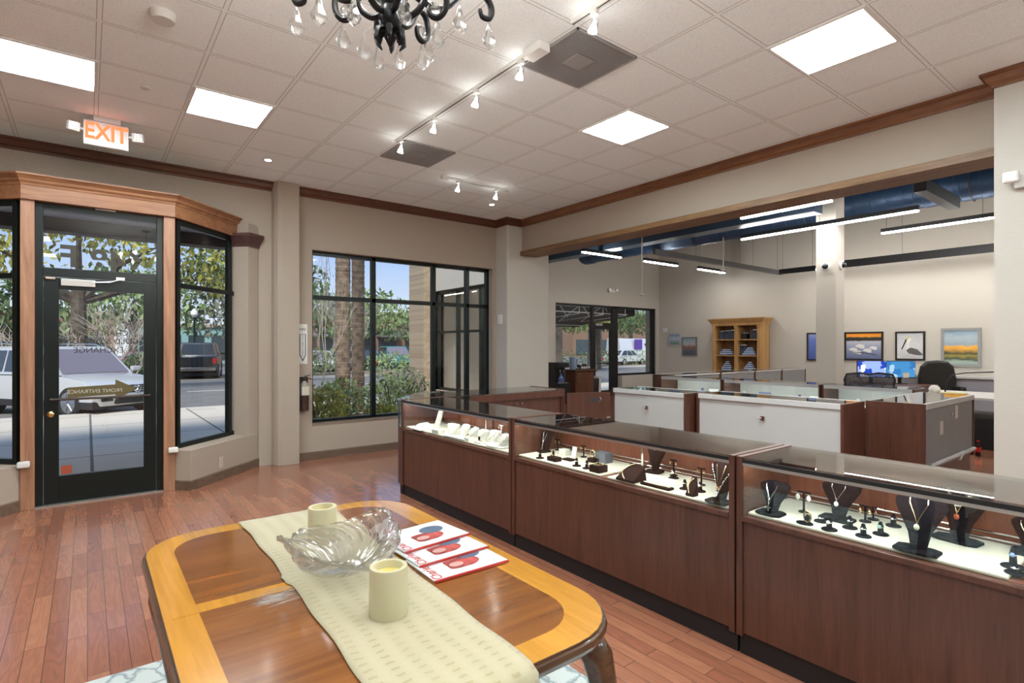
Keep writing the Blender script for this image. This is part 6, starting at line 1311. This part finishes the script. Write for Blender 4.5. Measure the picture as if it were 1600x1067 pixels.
        for s_ in (-1,1):
            MB().box(h-.06,h+.0,s_*.72-.13,s_*.72+.13,.42,.52,M=M).build('fog_light',BP,o,bevel=.02); MB().tube([M@Vector((-h+.6,s_*.66,H_+.03)),M@Vector((-h+.8,s_*.66,H_+.08)),M@Vector((h-2.5,s_*.66,H_+.07)),M@Vector((h-2.3,s_*.66,H_+.01))],.018,6).build('roof_rail',M_['alu'],o)
    if kind=='pickup': MB().box(-h-.06,-h,-hw+.1,hw-.1,.52,.68,M=M).build('rear_bumper',M_['chrome'],o,bevel=.02); MB().box(-h+.15,-h+1.7,-hw+.12,hw-.12,belt-.02,belt+.005,M=M).build('bed_cover',BP,o)
    return o
def paint(nm,c): return mat(nm,c,.25,metal=.35,coat=.8)
SIL=paint('paint_silver',(.58,.58,.57)); WHT=paint('paint_white',(.72,.72,.72)); BLK=paint('paint_black',(.02,.022,.026)); BLU=paint('paint_blue',(.04,.09,.2)); RED=paint('paint_red',(.25,.03,.04)); GRY=paint('paint_gray',(.16,.17,.18)); TEA=paint('paint_teal',(.03,.22,.2))
hd=math.atan2(-.83,.55); fx=Vector((.55,-.83)).normalized(); fc=Vector((.46,17.3))-fx*(4.85/2-.95)
car(fc.x,fc.y,hd,SIL,'silver sport utility car parked at the curb outside the door','suv',True)
car(4.75,33.6,R(78),BLK,'black pickup truck seen from behind through the right sidelight','pickup')
k=0; cs=(WHT,BLU,RED,GRY,SIL,BLK,TEA,WHT,GRY,SIL,BLU,WHT); nm=('white','blue','red','gray','silver','black','teal','white','gray','silver','blue','white')
spots=[(-8.2,40),(-5.0,42),(2.6,39),(9.5,37.5),(12.6,38),(15.6,38.5),(18.8,39),(22.2,39.5),(25.5,40),(17.5,45),(21,46),(25,47)]
wrd=['at the far left of the car park','second from the left in the car park','behind the hedge beyond the silver car','at the left of the front window view','second in the row seen through the front window','third in the row seen through the front window','fourth in the row seen through the front window','fifth in the row seen through the front window','last in the row seen through the front window','in the back row, left of three','in the back row, middle of three','in the back row, right of three']
for i,(x,y) in enumerate(spots): car(x,y,R(80 if i%2 else -100),cs[i],'%s car parked %s'%(nm[i],wrd[i]),'suv' if i in(3,6) else 'sedan')
vn=car(43.8,36.5,R(0),WHT,'white delivery van with purple panel seen through the hall window','van'); 
m=MB(); m.box(42.8,44.0,35.46,35.47,1.2,2.2); pnl=m.build('purple_panel',mat('van_purple',(.10,.04,.30),.4),vn)
car(38.3,32.8,R(5),WHT,'white car parked before the delivery van','sedan')
# lamp posts
def lamp_post(x,y,h,label):
    o=thing('street_lamp',label,'street lamp',(x,y,GZ)); MB().lathe([(.14,0),(.12,.3),(.06,.45),(.05,h-.5),(.08,h-.45),(.10,h-.4)],(x,y,GZ),12).build('post',mat('post_green',(.015,.03,.03),.4),o,smooth=True); MB().lathe([(.10,h-.4),(.19,h-.25),(.17,h-.05),(.05,h+.1)],(x,y,GZ),12).build('lantern',mat('lantern_glass',(.75,.75,.72),.3),o,smooth=True); MB().lathe([(.06,h+.08),(.02,h+.2)],(x,y,GZ),8).build('finial',MT['post_green'],o)
lamp_post(4.95,36.8,3.7,'dark street lamp with pale lantern left of the pickup'); lamp_post(3.95,21.2,4.6,'tall dark street lamp post at the right of the sidelight view')
# awning outside the hall windows
aw=thing('canvas_awning','dark canvas awning on a white frame over the hall entrance','awning',(11.6,12,2.6))
m=MB(); m.quad((8.6,11.25,3.3),(13.6,11.25,3.3),(13.2,13.3,2.35),(8.6,13.3,2.35)); m.quad((13.6,11.25,3.3),(13.6,11.25,2.45),(13.2,13.3,2.2),(13.2,13.3,2.35)); m.quad((8.6,13.3,2.35),(13.2,13.3,2.35),(13.2,13.3,2.15),(8.6,13.3,2.15)); cv_=m.build('canvas',mat('canvas_dark',(.035,.033,.032),.9),aw)
wf_=mat('frame_white',(.7,.7,.7),.4)
for x in (9.2,10.2,11.2,12.2,13.2):
    MB().tube([(x,11.3,3.25),(x,13.25,2.32),(x,11.3,2.45),(x,11.3,3.25)],.018,5).build('frame_rib',wf_,aw); MB().tube([(x,12.2,2.82),(x+.5,12.3,2.4)],.014,5).build('brace',wf_,aw)
for y,z in ((13.22,2.2),(12.3,2.75),(11.3,2.48)): MB().tube([(8.6,y,z),(13.3,y,z)],.016,5).build('frame_bar',wf_,aw)
struct('wall_outer_pier',MB().box(14.5,15.5,11.22,11.55,GZ,4.6),MT['brick_pale'])
tag(MB().lathe([(.16,0),(.13,1.5),(.12,3.4)],(10.55,13.9,GZ),12).build('tree_trunk',mat('trunk_gray',(.22,.20,.17),.9),smooth=True),'gray tree trunk outside the left hall window','tree')
